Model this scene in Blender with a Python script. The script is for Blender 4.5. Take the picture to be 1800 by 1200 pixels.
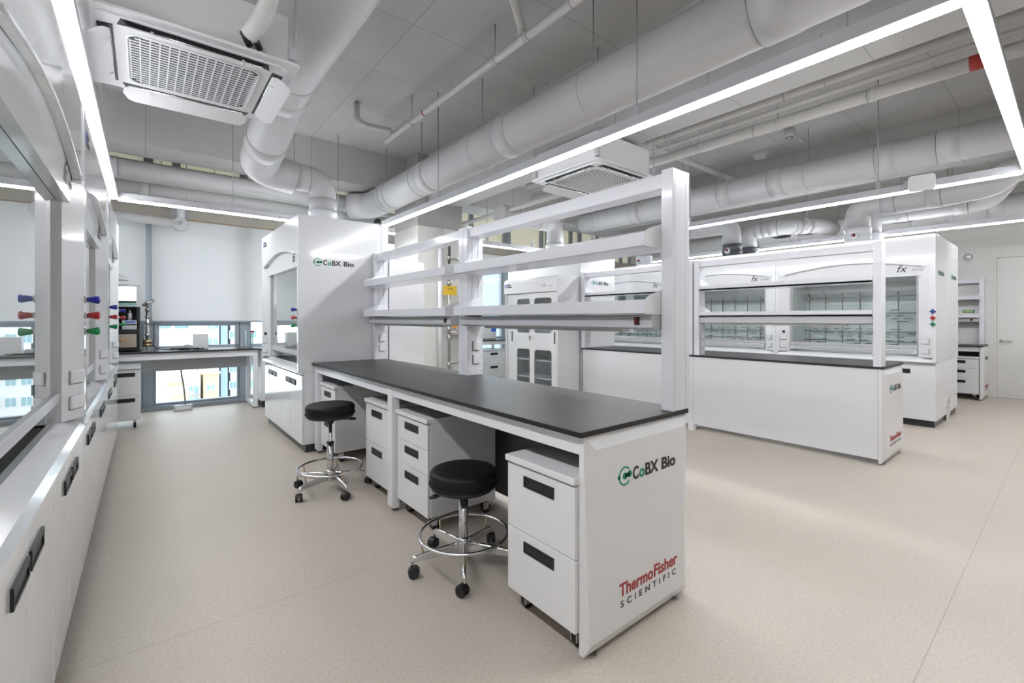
import bpy, bmesh, math, random
from mathutils import Vector, Matrix
for o in list(bpy.data.objects): bpy.data.objects.remove(o)
scn = bpy.context.scene
COL = scn.collection
random.seed(4)
PI = math.pi

# ---------------------------------------------------------------- camera, world, exposure
cd = bpy.data.cameras.new('camera')
cam = bpy.data.objects.new('camera', cd)
COL.objects.link(cam)
H = 1.335
cam.location = (0, 0, H)
cam.rotation_euler = (PI/2, 0, -math.radians(38.834))
cd.sensor_width = 36
cd.lens = 16.0
cd.shift_y = -39/1800
cd.clip_start = 0.02
cd.clip_end = 400
scn.camera = cam
scn.view_settings.view_transform = 'Standard'
scn.view_settings.look = 'None'
scn.view_settings.exposure = 1.61
scn.view_settings.gamma = 1.0
scn.view_settings.use_curve_mapping = False
try:
    scn.cycles.max_bounces = 10
    scn.cycles.diffuse_bounces = 5
    scn.cycles.glossy_bounces = 5
    scn.cycles.transparent_max_bounces = 16
    scn.cycles.caustics_reflective = False
    scn.cycles.caustics_refractive = False
    scn.cycles.sample_clamp_indirect = 6
except Exception:
    pass
w = bpy.data.worlds.new('sky')
scn.world = w
w.use_nodes = True
bg = w.node_tree.nodes['Background']
bg.inputs[0].default_value = (0.86, 0.93, 1.0, 1)
bg.inputs[1].default_value = 1.2
LAMP_W = 21.0        # emission of the linear lamps

# ---------------------------------------------------------------- materials
def setin(b, n, v):
    if n in b.inputs: b.inputs[n].default_value = v
def mat(name, col, rough=0.5, metal=0.0, spec=0.5, coat=0.0, bump=0.0, bscale=200.0, var=0.0, vscale=3.0, emit=None, estr=0.0, coatr=0.05):
    m = bpy.data.materials.new(name); m.use_nodes = True
    nt = m.node_tree; b = nt.nodes['Principled BSDF']
    c = (col[0], col[1], col[2], 1)
    setin(b, 'Base Color', c); setin(b, 'Roughness', rough); setin(b, 'Metallic', metal)
    setin(b, 'Specular IOR Level', spec); setin(b, 'Coat Weight', coat); setin(b, 'Coat Roughness', coatr)
    if emit:
        setin(b, 'Emission Color', (*emit, 1)); setin(b, 'Emission Strength', estr)
    tc = nt.nodes.new('ShaderNodeTexCoord')
    if var > 0:
        n = nt.nodes.new('ShaderNodeTexNoise'); n.inputs['Scale'].default_value = vscale; n.inputs['Detail'].default_value = 5
        nt.links.new(tc.outputs['Object'], n.inputs['Vector'])
        r = nt.nodes.new('ShaderNodeMapRange')
        r.inputs['From Min'].default_value = 0.3; r.inputs['From Max'].default_value = 0.7
        r.inputs['To Min'].default_value = 1-var; r.inputs['To Max'].default_value = 1+var
        nt.links.new(n.outputs['Fac'], r.inputs['Value'])
        mx = nt.nodes.new('ShaderNodeVectorMath'); mx.operation = 'SCALE'
        mx.inputs[0].default_value = col
        nt.links.new(r.outputs['Result'], mx.inputs['Scale'])
        nt.links.new(mx.outputs['Vector'], b.inputs['Base Color'])
    if bump > 0:
        n2 = nt.nodes.new('ShaderNodeTexNoise'); n2.inputs['Scale'].default_value = bscale
        nt.links.new(tc.outputs['Object'], n2.inputs['Vector'])
        bp = nt.nodes.new('ShaderNodeBump'); bp.inputs['Strength'].default_value = bump; bp.inputs['Distance'].default_value = 0.002
        nt.links.new(n2.outputs['Fac'], bp.inputs['Height'])
        nt.links.new(bp.outputs['Normal'], b.inputs['Normal'])
    return m

M = {}
M['gloss'] = mat('white_gloss_paint', (0.73, 0.735, 0.75), 0.16, coat=0.6, coatr=0.06, var=0.01)
M['white'] = mat('white_powder_coat', (0.76, 0.765, 0.785), 0.3, coat=0.15, coatr=0.15, var=0.01)
M['rackw'] = mat('lilac_white_powder_coat', (0.72, 0.725, 0.77), 0.22, coat=0.4, coatr=0.08, var=0.01)
M['panel'] = mat('white_laminate', (0.74, 0.74, 0.745), 0.28, coat=0.2, coatr=0.1, var=0.01)
M['lgrey'] = mat('light_grey_metal', (0.50, 0.51, 0.53), 0.4, var=0.02)
M['mgrey'] = mat('mid_grey_panel', (0.19, 0.19, 0.205), 0.4, var=0.03)
M['top'] = mat('charcoal_phenolic', (0.040, 0.038, 0.041), 0.38, spec=0.42, bump=0.05, bscale=900, var=0.05, vscale=30)
M['topedge'] = mat('black_edge', (0.012, 0.012, 0.013), 0.45, var=0.05)
M['black'] = mat('black_plastic', (0.012, 0.012, 0.013), 0.4, var=0.05)
M['vinyl'] = mat('black_vinyl', (0.006, 0.006, 0.007), 0.5, spec=0.25, bump=0.12, bscale=500, var=0.05)
M['plinth'] = mat('dark_grey_plinth', (0.035, 0.037, 0.042), 0.3, var=0.04)
M['chrome'] = mat('chrome', (0.75, 0.75, 0.76), 0.1, metal=1.0, var=0.01)
M['steel'] = mat('brushed_steel', (0.42, 0.41, 0.39), 0.35, metal=1.0, var=0.03)
M['zinc'] = mat('zinc_rod', (0.38, 0.38, 0.39), 0.45, metal=0.7, var=0.05)
M['socket'] = mat('socket_cover', (0.72, 0.73, 0.74), 0.4, var=0.01)
M['sgrey'] = mat('socket_grey_frame', (0.28, 0.28, 0.30), 0.5, var=0.02)  # mid-grey frame showing round the white socket covers
M['duct'] = mat('grey_duct_paint', (0.54, 0.54, 0.545), 0.42, var=0.02, vscale=2)
M['duct2'] = mat('duct_joint_dark', (0.22, 0.22, 0.22), 0.5, var=0.02)
M['dkduct'] = mat('dark_grey_duct', (0.07, 0.072, 0.09), 0.35, var=0.04)
M['wduct'] = mat('white_damper', (0.72, 0.73, 0.76), 0.25, var=0.02)
M['pipe'] = mat('painted_pipe', (0.60, 0.595, 0.58), 0.45, var=0.03)
M['wrap'] = mat('wrapped_insulation', (0.58, 0.58, 0.56), 0.5, bump=0.5, bscale=30, var=0.05, vscale=10)
M['red'] = mat('red_plastic', (0.36, 0.02, 0.02), 0.25, coat=0.3, var=0.05)
M['dkred'] = mat('dark_red_rocker', (0.09, 0.008, 0.008), 0.3, var=0.05)
M['redband'] = mat('red_band', (0.4, 0.04, 0.03), 0.5, var=0.05)
M['blue'] = mat('blue_plastic', (0.01, 0.015, 0.28), 0.25, coat=0.3, var=0.05)
M['green'] = mat('green_plastic', (0.0, 0.22, 0.05), 0.25, coat=0.3, var=0.05)
M['acw'] = mat('cassette_white', (0.74, 0.74, 0.75), 0.35, var=0.01)
M['creambox'] = mat('beige_blind_box', (0.50, 0.47, 0.41), 0.45, var=0.06, vscale=4)
M['wood'] = mat('timber_edge', (0.40, 0.29, 0.17), 0.6, var=0.1, vscale=10)
M['mull'] = mat('blue_grey_mullion', (0.36, 0.40, 0.44), 0.4, var=0.02)
M['wallw'] = mat('painted_wall', (0.68, 0.67, 0.645), 0.6, var=0.01, bump=0.03, bscale=300)
M['doorm'] = mat('door_paint', (0.68, 0.675, 0.655), 0.45, var=0.01)
M['colw'] = mat('column_paint', (0.72, 0.715, 0.68), 0.55, var=0.01)
M['liner'] = mat('fume_liner', (0.70, 0.72, 0.72), 0.45, var=0.02)
M['slot'] = mat('dark_slot', (0.05, 0.055, 0.06), 0.6, var=0.03)
M['brass'] = mat('brass', (0.52, 0.40, 0.24), 0.35, metal=1.0, var=0.05)
M['yellow'] = mat('yellow_tag', (0.75, 0.50, 0.04), 0.6, var=0.03)
M['orange'] = mat('orange_knob', (0.8, 0.33, 0.02), 0.4, var=0.03)
M['ink'] = mat('black_ink', (0.015, 0.015, 0.017), 0.45, var=0.02)
M['greyink'] = mat('grey_ink', (0.25, 0.25, 0.27), 0.45, var=0.02)
M['redink'] = mat('red_ink', (0.36, 0.025, 0.025), 0.45, var=0.02)
M['blueink'] = mat('blue_ink', (0.03, 0.05, 0.42), 0.45, var=0.02)
M['beige'] = mat('champagne_panel', (0.42, 0.36, 0.29), 0.4, metal=0.3, var=0.02)
M['bluelabel'] = mat('blue_label', (0.02, 0.13, 0.6), 0.4, var=0.03)
M['teal'] = mat('teal_trim', (0.25, 0.55, 0.5), 0.4, var=0.03)
M['frame_g'] = mat('instrument_grey_green', (0.42, 0.47, 0.48), 0.4, var=0.02)
M['cable'] = mat('black_cable', (0.01, 0.01, 0.011), 0.5, var=0.03)
M['gcable'] = mat('grey_cable', (0.3, 0.3, 0.32), 0.5, var=0.03)
M['b_white'] = mat('exterior_white', (0.66, 0.66, 0.66), 0.8, var=0.02)
M['b_cream'] = mat('exterior_sand', (0.60, 0.46, 0.30), 0.8, var=0.02)
M['b_blue'] = mat('exterior_pale_blue', (0.36, 0.48, 0.58), 0.8, var=0.02)
M['b_grey'] = mat('exterior_grey', (0.50, 0.54, 0.58), 0.8, var=0.03)
M['b_glass'] = mat('exterior_glazing', (0.22, 0.36, 0.40), 0.2, var=0.05)
M['b_ground'] = mat('street', (0.35, 0.38, 0.36), 0.9, var=0.2, vscale=0.1)
M['lamp'] = mat('lamp_diffuser', (0.9, 0.9, 0.9), 0.5, emit=(0.95, 0.97, 1.0), estr=LAMP_W)
M['alu'] = mat('lamp_housing', (0.55, 0.55, 0.58), 0.35, metal=0.2, var=0.02)
M['screen'] = mat('lit_screen', (0.1, 0.1, 0.1), 0.3, emit=(0.85, 0.76, 0.92), estr=0.75)
M['lcd'] = mat('green_lcd', (0.05, 0.08, 0.05), 0.3, emit=(0.2, 0.35, 0.15), estr=0.3)

def m_logo():
    m = bpy.data.materials.new('teal_to_green_logo'); m.use_nodes = True
    nt = m.node_tree; b = nt.nodes['Principled BSDF']; setin(b, 'Roughness', 0.45)
    tc = nt.nodes.new('ShaderNodeTexCoord'); sp = nt.nodes.new('ShaderNodeSeparateXYZ')
    nt.links.new(tc.outputs['Generated'], sp.inputs[0])
    cr = nt.nodes.new('ShaderNodeValToRGB')
    cr.color_ramp.elements[0].color = (0.02, 0.30, 0.36, 1); cr.color_ramp.elements[0].position = 0.2
    cr.color_ramp.elements[1].color = (0.0, 0.26, 0.11, 1); cr.color_ramp.elements[1].position = 0.8
    nt.links.new(sp.outputs[0], cr.inputs[0]); nt.links.new(cr.outputs[0], b.inputs['Base Color'])
    return m
M['logo'] = m_logo()

def m_floor():
    m = bpy.data.materials.new('beige_sheet_floor'); m.use_nodes = True
    nt = m.node_tree; b = nt.nodes['Principled BSDF']
    tc = nt.nodes.new('ShaderNodeTexCoord')
    n1 = nt.nodes.new('ShaderNodeTexNoise'); n1.inputs['Scale'].default_value = 75; n1.inputs['Detail'].default_value = 6; n1.inputs['Roughness'].default_value = 0.75
    n2 = nt.nodes.new('ShaderNodeTexNoise'); n2.inputs['Scale'].default_value = 2.0; n2.inputs['Detail'].default_value = 4
    nt.links.new(tc.outputs['Object'], n1.inputs['Vector']); nt.links.new(tc.outputs['Object'], n2.inputs['Vector'])
    cr = nt.nodes.new('ShaderNodeValToRGB')
    cr.color_ramp.elements[0].position = 0.33; cr.color_ramp.elements[0].color = (0.435, 0.378, 0.320, 1)
    cr.color_ramp.elements[1].position = 0.62; cr.color_ramp.elements[1].color = (0.55, 0.492, 0.430, 1)
    nt.links.new(n1.outputs['Fac'], cr.inputs[0])
    mr = nt.nodes.new('ShaderNodeMapRange'); mr.inputs['To Min'].default_value = 0.93; mr.inputs['To Max'].default_value = 1.05
    nt.links.new(n2.outputs['Fac'], mr.inputs['Value'])
    mul = nt.nodes.new('ShaderNodeVectorMath'); mul.operation = 'SCALE'
    nt.links.new(cr.outputs[0], mul.inputs[0]); nt.links.new(mr.outputs['Result'], mul.inputs['Scale'])
    # welded seams every two metres
    sp = nt.nodes.new('ShaderNodeSeparateXYZ'); nt.links.new(tc.outputs['Object'], sp.inputs[0])
    a = nt.nodes.new('ShaderNodeMath'); a.operation = 'ADD'; a.inputs[1].default_value = -0.375+100
    nt.links.new(sp.outputs[1], a.inputs[0])
    md = nt.nodes.new('ShaderNodeMath'); md.operation = 'MODULO'; md.inputs[1].default_value = 2.0
    nt.links.new(a.outputs[0], md.inputs[0])
    lt = nt.nodes.new('ShaderNodeMath'); lt.operation = 'LESS_THAN'; lt.inputs[1].default_value = 0.005
    nt.links.new(md.outputs[0], lt.inputs[0])
    mx = nt.nodes.new('ShaderNodeMixRGB'); mx.inputs[2].default_value = (0.30, 0.26, 0.21, 1)
    sc = nt.nodes.new('ShaderNodeMath'); sc.operation = 'MULTIPLY'; sc.inputs[1].default_value = 0.6
    nt.links.new(lt.outputs[0], sc.inputs[0]); nt.links.new(sc.outputs[0], mx.inputs[0])
    nt.links.new(mul.outputs[0], mx.inputs[1]); nt.links.new(mx.outputs[0], b.inputs['Base Color'])
    setin(b, 'Roughness', 0.42); setin(b, 'Specular IOR Level', 0.4)
    bp = nt.nodes.new('ShaderNodeBump'); bp.inputs['Strength'].default_value = 0.02
    nt.links.new(n1.outputs['Fac'], bp.inputs['Height']); nt.links.new(bp.outputs['Normal'], b.inputs['Normal'])
    return m
M['floor'] = m_floor()

def m_concrete():
    m = bpy.data.materials.new('painted_concrete'); m.use_nodes = True
    nt = m.node_tree; b = nt.nodes['Principled BSDF']
    tc = nt.nodes.new('ShaderNodeTexCoord')
    n1 = nt.nodes.new('ShaderNodeTexNoise'); n1.inputs['Scale'].default_value = 1.3; n1.inputs['Detail'].default_value = 8
    n2 = nt.nodes.new('ShaderNodeTexNoise'); n2.inputs['Scale'].default_value = 9; n2.inputs['Detail'].default_value = 8; n2.inputs['Roughness'].default_value = 0.7
    for n in (n1, n2): nt.links.new(tc.outputs['Object'], n.inputs['Vector'])
    br = nt.nodes.new('ShaderNodeTexBrick')
    br.inputs['Scale'].default_value = 1.0; br.inputs['Brick Width'].default_value = 1.8; br.inputs['Row Height'].default_value = 0.9
    br.inputs['Mortar Size'].default_value = 0.006; br.offset = 0.0
    br.inputs['Color1'].default_value = (1, 1, 1, 1); br.inputs['Color2'].default_value = (0.965, 0.965, 0.965, 1); br.inputs['Mortar'].default_value = (0.72, 0.72, 0.72, 1)
    nt.links.new(tc.outputs['Object'], br.inputs['Vector'])
    cr = nt.nodes.new('ShaderNodeValToRGB')
    cr.color_ramp.elements[0].position = 0.3; cr.color_ramp.elements[0].color = (0.47, 0.468, 0.462, 1)
    cr.color_ramp.elements[1].position = 0.65; cr.color_ramp.elements[1].color = (0.54, 0.535, 0.525, 1)
    nt.links.new(n1.outputs['Fac'], cr.inputs[0])
    # pits
    vo = nt.nodes.new('ShaderNodeTexVoronoi'); vo.inputs['Scale'].default_value = 9
    nt.links.new(tc.outputs['Object'], vo.inputs['Vector'])
    lt = nt.nodes.new('ShaderNodeMapRange'); lt.inputs['From Min'].default_value = 0.04; lt.inputs['From Max'].default_value = 0.075
    lt.inputs['To Min'].default_value = 0.45; lt.inputs['To Max'].default_value = 1.0
    nt.links.new(vo.outputs['Distance'], lt.inputs['Value'])
    gt = nt.nodes.new('ShaderNodeMapRange'); gt.inputs['From Min'].default_value = 0.46; gt.inputs['From Max'].default_value = 0.52
    gt.inputs['To Min'].default_value = 1.0; gt.inputs['To Max'].default_value = 0.0
    nt.links.new(n2.outputs['Fac'], gt.inputs['Value'])
    mxx = nt.nodes.new('ShaderNodeMath'); mxx.operation = 'MAXIMUM'
    nt.links.new(lt.outputs[0], mxx.inputs[0]); nt.links.new(gt.outputs[0], mxx.inputs[1])
    m1 = nt.nodes.new('ShaderNodeMixRGB'); m1.blend_type = 'MULTIPLY'; m1.inputs[0].default_value = 1
    nt.links.new(cr.outputs[0], m1.inputs[1]); nt.links.new(br.outputs['Color'], m1.inputs[2])
    m2 = nt.nodes.new('ShaderNodeVectorMath'); m2.operation = 'SCALE'
    nt.links.new(m1.outputs[0], m2.inputs[0]); nt.links.new(mxx.outputs[0], m2.inputs['Scale'])
    nt.links.new(m2.outputs[0], b.inputs['Base Color'])
    bp = nt.nodes.new('ShaderNodeBump'); bp.inputs['Strength'].default_value = 0.25; bp.inputs['Distance'].default_value = 0.01
    nt.links.new(n2.outputs['Fac'], bp.inputs['Height']); nt.links.new(bp.outputs['Normal'], b.inputs['Normal'])
    setin(b, 'Roughness', 0.65)
    return m
M['conc'] = m_concrete()

def m_glass(name, tint, refl=1.0, base=0.06):
    m = bpy.data.materials.new(name); m.use_nodes = True
    nt = m.node_tree; nt.nodes.remove(nt.nodes['Principled BSDF'])
    out = nt.nodes['Material Output']
    t = nt.nodes.new('ShaderNodeBsdfTransparent'); t.inputs[0].default_value = (*tint, 1)
    g = nt.nodes.new('ShaderNodeBsdfGlossy'); g.inputs['Roughness'].default_value = 0.0; g.inputs[0].default_value = (refl, refl, refl, 1)
    lw = nt.nodes.new('ShaderNodeFresnel'); lw.inputs['IOR'].default_value = 1.6
    mx = nt.nodes.new('ShaderNodeMixShader')
    ge = nt.nodes.new('ShaderNodeNewGeometry')
    iv = nt.nodes.new('ShaderNodeMath'); iv.operation = 'SUBTRACT'; iv.inputs[0].default_value = 1.0
    nt.links.new(ge.outputs['Backfacing'], iv.inputs[1])
    m3 = nt.nodes.new('ShaderNodeMath'); m3.operation = 'MULTIPLY'
    nt.links.new(lw.outputs[0], m3.inputs[0]); nt.links.new(iv.outputs[0], m3.inputs[1])
    m4 = nt.nodes.new('ShaderNodeMath'); m4.operation = 'MULTIPLY'; m4.inputs[1].default_value = 1.5; m4.use_clamp = True
    nt.links.new(m3.outputs[0], m4.inputs[0])
    nt.links.new(m4.outputs[0], mx.inputs[0]); nt.links.new(t.outputs[0], mx.inputs[1]); nt.links.new(g.outputs[0], mx.inputs[2])
    nt.links.new(mx.outputs[0], out.inputs[0])
    return m
M['glass'] = m_glass('sash_glass', (0.95, 0.975, 0.97))
M['wglass'] = m_glass('window_glass', (0.95, 0.98, 0.98))
M['cabglass'] = m_glass('smoked_cabinet_glass', (0.92, 0.945, 0.95))

def m_blind(name, col, tcol, k):
    m = bpy.data.materials.new(name); m.use_nodes = True
    nt = m.node_tree; b = nt.nodes['Principled BSDF']
    setin(b, 'Base Color', (*col, 1)); setin(b, 'Roughness', 0.8)
    out = nt.nodes['Material Output']
    tl = nt.nodes.new('ShaderNodeBsdfTranslucent'); tl.inputs[0].default_value = (*tcol, 1)
    tc = nt.nodes.new('ShaderNodeTexCoord'); n = nt.nodes.new('ShaderNodeTexNoise'); n.inputs['Scale'].default_value = 400
    nt.links.new(tc.outputs['Object'], n.inputs['Vector'])
    bp = nt.nodes.new('ShaderNodeBump'); bp.inputs['Strength'].default_value = 0.08
    nt.links.new(n.outputs['Fac'], bp.inputs['Height']); nt.links.new(bp.outputs['Normal'], b.inputs['Normal'])
    mx = nt.nodes.new('ShaderNodeMixShader'); mx.inputs[0].default_value = k
    nt.links.new(b.outputs[0], mx.inputs[1]); nt.links.new(tl.outputs[0], mx.inputs[2]); nt.links.new(mx.outputs[0], out.inputs[0])
    return m
M['blind'] = m_blind('roller_blind_fabric', (0.85, 0.855, 0.87), (0.92, 0.91, 0.90), 0.33)
M['cream'] = m_blind('cream_translucent_panel', (0.80, 0.78, 0.69), (0.9, 0.86, 0.74), 0.4)

# ---------------------------------------------------------------- mesh helpers
class MB:
    def __init__(s): s.v = []; s.f = []; s.sm = []
    def box(s, x0, x1, y0, y1, z0, z1):
        if x0 > x1: x0, x1 = x1, x0
        if y0 > y1: y0, y1 = y1, y0
        if z0 > z1: z0, z1 = z1, z0
        n = len(s.v)
        s.v += [(x0,y0,z0),(x1,y0,z0),(x1,y1,z0),(x0,y1,z0),(x0,y0,z1),(x1,y0,z1),(x1,y1,z1),(x0,y1,z1)]
        for q in ((0,3,2,1),(4,5,6,7),(0,1,5,4),(1,2,6,5),(2,3,7,6),(3,0,4,7)):
            s.f.append([n+i for i in q]); s.sm.append(False)
        return s
    def hexa(s, p):           # eight corners: bottom four ccw, top four ccw
        n = len(s.v); s.v += [tuple(q) for q in p]
        for q in ((0,3,2,1),(4,5,6,7),(0,1,5,4),(1,2,6,5),(2,3,7,6),(3,0,4,7)):
            s.f.append([n+i for i in q]); s.sm.append(False)
        return s
    def prism(s, pts, axis, a, b):   # 2-D polygon extruded along axis; pts in the other two axes in order
        def mk(p, t):
            if axis == 'x': return (t, p[0], p[1])
            if axis == 'y': return (p[0], t, p[1])
            return (p[0], p[1], t)
        n = len(s.v); k = len(pts)
        s.v += [mk(p, a) for p in pts] + [mk(p, b) for p in pts]
        s.f.append([n+i for i in range(k)][::-1]); s.f.append([n+k+i for i in range(k)]); s.sm += [False, False]
        for i in range(k):
            j = (i+1) % k
            s.f.append([n+i, n+j, n+k+j, n+k+i]); s.sm.append(False)
        return s
    def cyl(s, p0, p1, r, seg=16, r1=None, cap=True):
        p0 = Vector(p0); p1 = Vector(p1); r1 = r if r1 is None else r1
        d = (p1-p0).normalized(); u = d.orthogonal().normalized(); w_ = d.cross(u)
        n = len(s.v)
        for p, rr in ((p0, r), (p1, r1)):
            for i in range(seg):
                a = 2*PI*i/seg
                s.v.append(tuple(p + u*math.cos(a)*rr + w_*math.sin(a)*rr))
        for i in range(seg):
            j = (i+1) % seg
            s.f.append([n+i, n+j, n+seg+j, n+seg+i]); s.sm.append(True)
        if cap:
            s.f.append([n+i for i in range(seg)][::-1]); s.f.append([n+seg+i for i in range(seg)]); s.sm += [False, False]
        return s
    def tube(s, pts, r, seg=16, closed=False, cap=True):
        P = [Vector(p) for p in pts]; N = len(P); n0 = len(s.v)
        T = []
        for i in range(N):
            if closed: t = P[(i+1) % N]-P[i-1]
            elif i == 0: t = P[1]-P[0]
            elif i == N-1: t = P[-1]-P[-2]
            else: t = (P[i]-P[i-1]).normalized()+(P[i+1]-P[i]).normalized()
            T.append(t.normalized())
        u = T[0].orthogonal().normalized()
        for i in range(N):
            if i: 
                u = u - T[i]*u.dot(T[i]); u.normalize()
            w_ = T[i].cross(u)
            rr = r[i] if isinstance(r, (list, tuple)) else r
            for k in range(seg):
                a = 2*PI*k/seg
                s.v.append(tuple(P[i]+u*math.cos(a)*rr+w_*math.sin(a)*rr))
        for i in range(N if closed else N-1):
            a0 = n0+i*seg; b0 = n0+((i+1) % N)*seg
            for k in range(seg):
                j = (k+1) % seg
                s.f.append([a0+k, a0+j, b0+j, b0+k]); s.sm.append(True)
        if cap and not closed:
            s.f.append([n0+k for k in range(seg)][::-1]); s.f.append([n0+(N-1)*seg+k for k in range(seg)]); s.sm += [False, False]
        return s
    def lathe(s, c, prof, seg=32, axis='z'):     # prof: (r, h) list from bottom to top
        n = len(s.v); k = len(prof)
        for r, h in prof:
            for i in range(seg):
                a = 2*PI*i/seg; x, y = r*math.cos(a), r*math.sin(a)
                if axis == 'z': p = (c[0]+x, c[1]+y, c[2]+h)
                elif axis == 'x': p = (c[0]+h, c[1]+x, c[2]+y)
                else: p = (c[0]-x, c[1]+h, c[2]+y)
                s.v.append(p)
        for j in range(k-1):
            for i in range(seg):
                m_ = (i+1) % seg
                s.f.append([n+j*seg+i, n+j*seg+m_, n+(j+1)*seg+m_, n+(j+1)*seg+i]); s.sm.append(True)
        s.f.append([n+i for i in range(seg)][::-1]); s.f.append([n+(k-1)*seg+i for i in range(seg)]); s.sm += [False, False]
        return s

def link(o, parent=None):
    COL.objects.link(o)
    if parent is not None: o.parent = parent
    return o
def part(name, mb, m, parent=None, bevel=0.0, label=None, seg=2, mats=None, loc=None):
    me = bpy.data.meshes.new(name)
    vs = mb.v
    if loc is not None: vs = [(a-loc[0], b-loc[1], c-loc[2]) for a, b, c in vs]
    me.from_pydata(vs, [], mb.f); me.update()
    me.polygons.foreach_set('use_smooth', mb.sm)
    bm = bmesh.new(); bm.from_mesh(me); bmesh.ops.recalc_face_normals(bm, faces=bm.faces); bm.to_mesh(me); bm.free()
    me.materials.append(M[m] if isinstance(m, str) else m)
    o = bpy.data.objects.new(name, me); link(o, parent)
    if loc is not None: o.location = loc
    if bevel > 0:
        b = o.modifiers.new('bevel', 'BEVEL'); b.width = bevel; b.segments = seg; b.limit_method = 'ANGLE'; b.angle_limit = math.radians(40)
    if label: o['label'] = label
    return o
def tag(o, label, cat, group=None):
    o['label'] = label; o['category'] = cat
    if group: o['group'] = group
    return o
def thing(name, label, cat, loc=(0,0,0), rz=0.0, group=None):
    o = bpy.data.objects.new(name, None); COL.objects.link(o)
    o.location = loc; o.rotation_euler = (0, 0, rz); o.empty_display_size = 0.1
    return tag(o, label, cat, group)
def struct(name, mb, m, bevel=0, parent=None):
    o = part(name, mb, m, parent, bevel)
    if parent is None: o['kind'] = 'structure'
    return o
def dup(o, loc=None, rz=None, label=None, group=None, parent=None):
    c = o.copy(); COL.objects.link(c)
    if parent is not None: c.parent = parent
    if loc is not None: c.location = loc
    if rz is not None: c.rotation_euler = (0, 0, rz)
    if label: c['label'] = label
    if group: c['group'] = group
    for ch in list(o.children): dup(ch, parent=c)
    return c

def text(name, s, parent, origin, xd, up, size, m, bold=0.0, sx=1.0, shear=0.0, spacing=1.0, width=None, label=None, thick=0.0006):
    cu = bpy.data.curves.new(name+'_c', 'FONT'); cu.body = s; cu.size = size; cu.offset = bold; cu.shear = shear
    cu.space_character = spacing; cu.resolution_u = 6; cu.extrude = thick
    t = bpy.data.objects.new(name+'_t', cu); COL.objects.link(t)
    bpy.context.view_layer.update()
    dg = bpy.context.evaluated_depsgraph_get()
    me = bpy.data.meshes.new_from_object(t.evaluated_get(dg))
    bpy.data.objects.remove(t); bpy.data.curves.remove(cu)
    xs = [v.co.x for v in me.vertices]
    x0, x1 = min(xs), max(xs)
    k = sx if width is None else width/(x1-x0)
    xd = Vector(xd).normalized(); up = Vector(up).normalized(); nn = xd.cross(up); og = Vector(origin)
    for v in me.vertices:
        v.co = og + xd*((v.co.x-x0)*k) + up*v.co.y + nn*(v.co.z+thick+0.0004)
    me.name = name
    me.materials.clear(); me.materials.append(M[m])
    o = bpy.data.objects.new(name, me); link(o, parent)
    if label: o['label'] = label
    return o

def planar(name, polys, parent, origin, xd, up, m, thick=0.0012):
    """flat printed mark: polys are lists of 2-D points (convex), extruded a hair"""
    xd = Vector(xd).normalized(); up = Vector(up).normalized(); nn = xd.cross(up); og = Vector(origin)
    mb = MB()
    for pl in polys:
        n = len(mb.v); k = len(pl)
        for t in (0.0003, thick+0.0003):
            for a, b in pl: mb.v.append(tuple(og+xd*a+up*b+nn*t))
        mb.f.append([n+i for i in range(k)][::-1]); mb.f.append([n+k+i for i in range(k)]); mb.sm += [False, False]
        for i in range(k):
            j = (i+1) % k; mb.f.append([n+i, n+j, n+k+j, n+k+i]); mb.sm.append(False)
    return part(name, mb, m, parent)

def arcpoly(cx, cy, r0, r1, a0, a1, n=28):
    out = []
    for i in range(n):
        t0 = math.radians(a0+(a1-a0)*i/n); t1 = math.radians(a0+(a1-a0)*(i+1)/n)
        out.append([(cx+r0*math.cos(t0), cy+r0*math.sin(t0)), (cx+r1*math.cos(t0), cy+r1*math.sin(t0)),
                    (cx+r1*math.cos(t1), cy+r1*math.sin(t1)), (cx+r0*math.cos(t1), cy+r0*math.sin(t1))])
    return out
def disc(cx, cy, r, n=20): return [(cx+r*math.cos(2*PI*i/n), cy+r*math.sin(2*PI*i/n)) for i in range(n)]

def cobx_logo(parent, origin, xd, up, width=0.43):
    """icon + CoBX Bio lettering; origin = left end at icon centre height"""
    k = width/0.43
    P = arcpoly(0.036*k, 0, 0.033*k, 0.040*k, 40, 320)
    P += [disc(-0.003*k, 0, 0.009*k), disc(0.036*k, 0, 0.0145*k), disc(0.068*k, 0.003*k, 0.0145*k)]
    P += [[(0.036*k, -0.008*k), (0.068*k, -0.006*k), (0.068*k, 0.012*k), (0.036*k, 0.008*k)]]
    planar('logo_icon', P, parent, origin, xd, up, 'logo')
    og = Vector(origin); x = Vector(xd).normalized(); u = Vector(up)
    b = 0.0022*k; sz = 0.073*k
    text('logo_lettering', 'C', parent, og+x*0.090*k-u*0.026*k, xd, up, sz, 'ink', bold=b, width=0.040*k)
    text('logo_letter_o', 'o', parent, og+x*0.135*k-u*0.026*k, xd, up, sz*0.98, 'logo', bold=b*1.1, width=0.038*k)
    text('logo_lettering', 'BX', parent, og+x*0.178*k-u*0.026*k, xd, up, sz, 'ink', bold=b, width=0.098*k)
    text('logo_lettering', 'Bio', parent, og+x*0.302*k-u*0.026*k, xd, up, sz, 'ink', bold=b, width=0.112*k)
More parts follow.
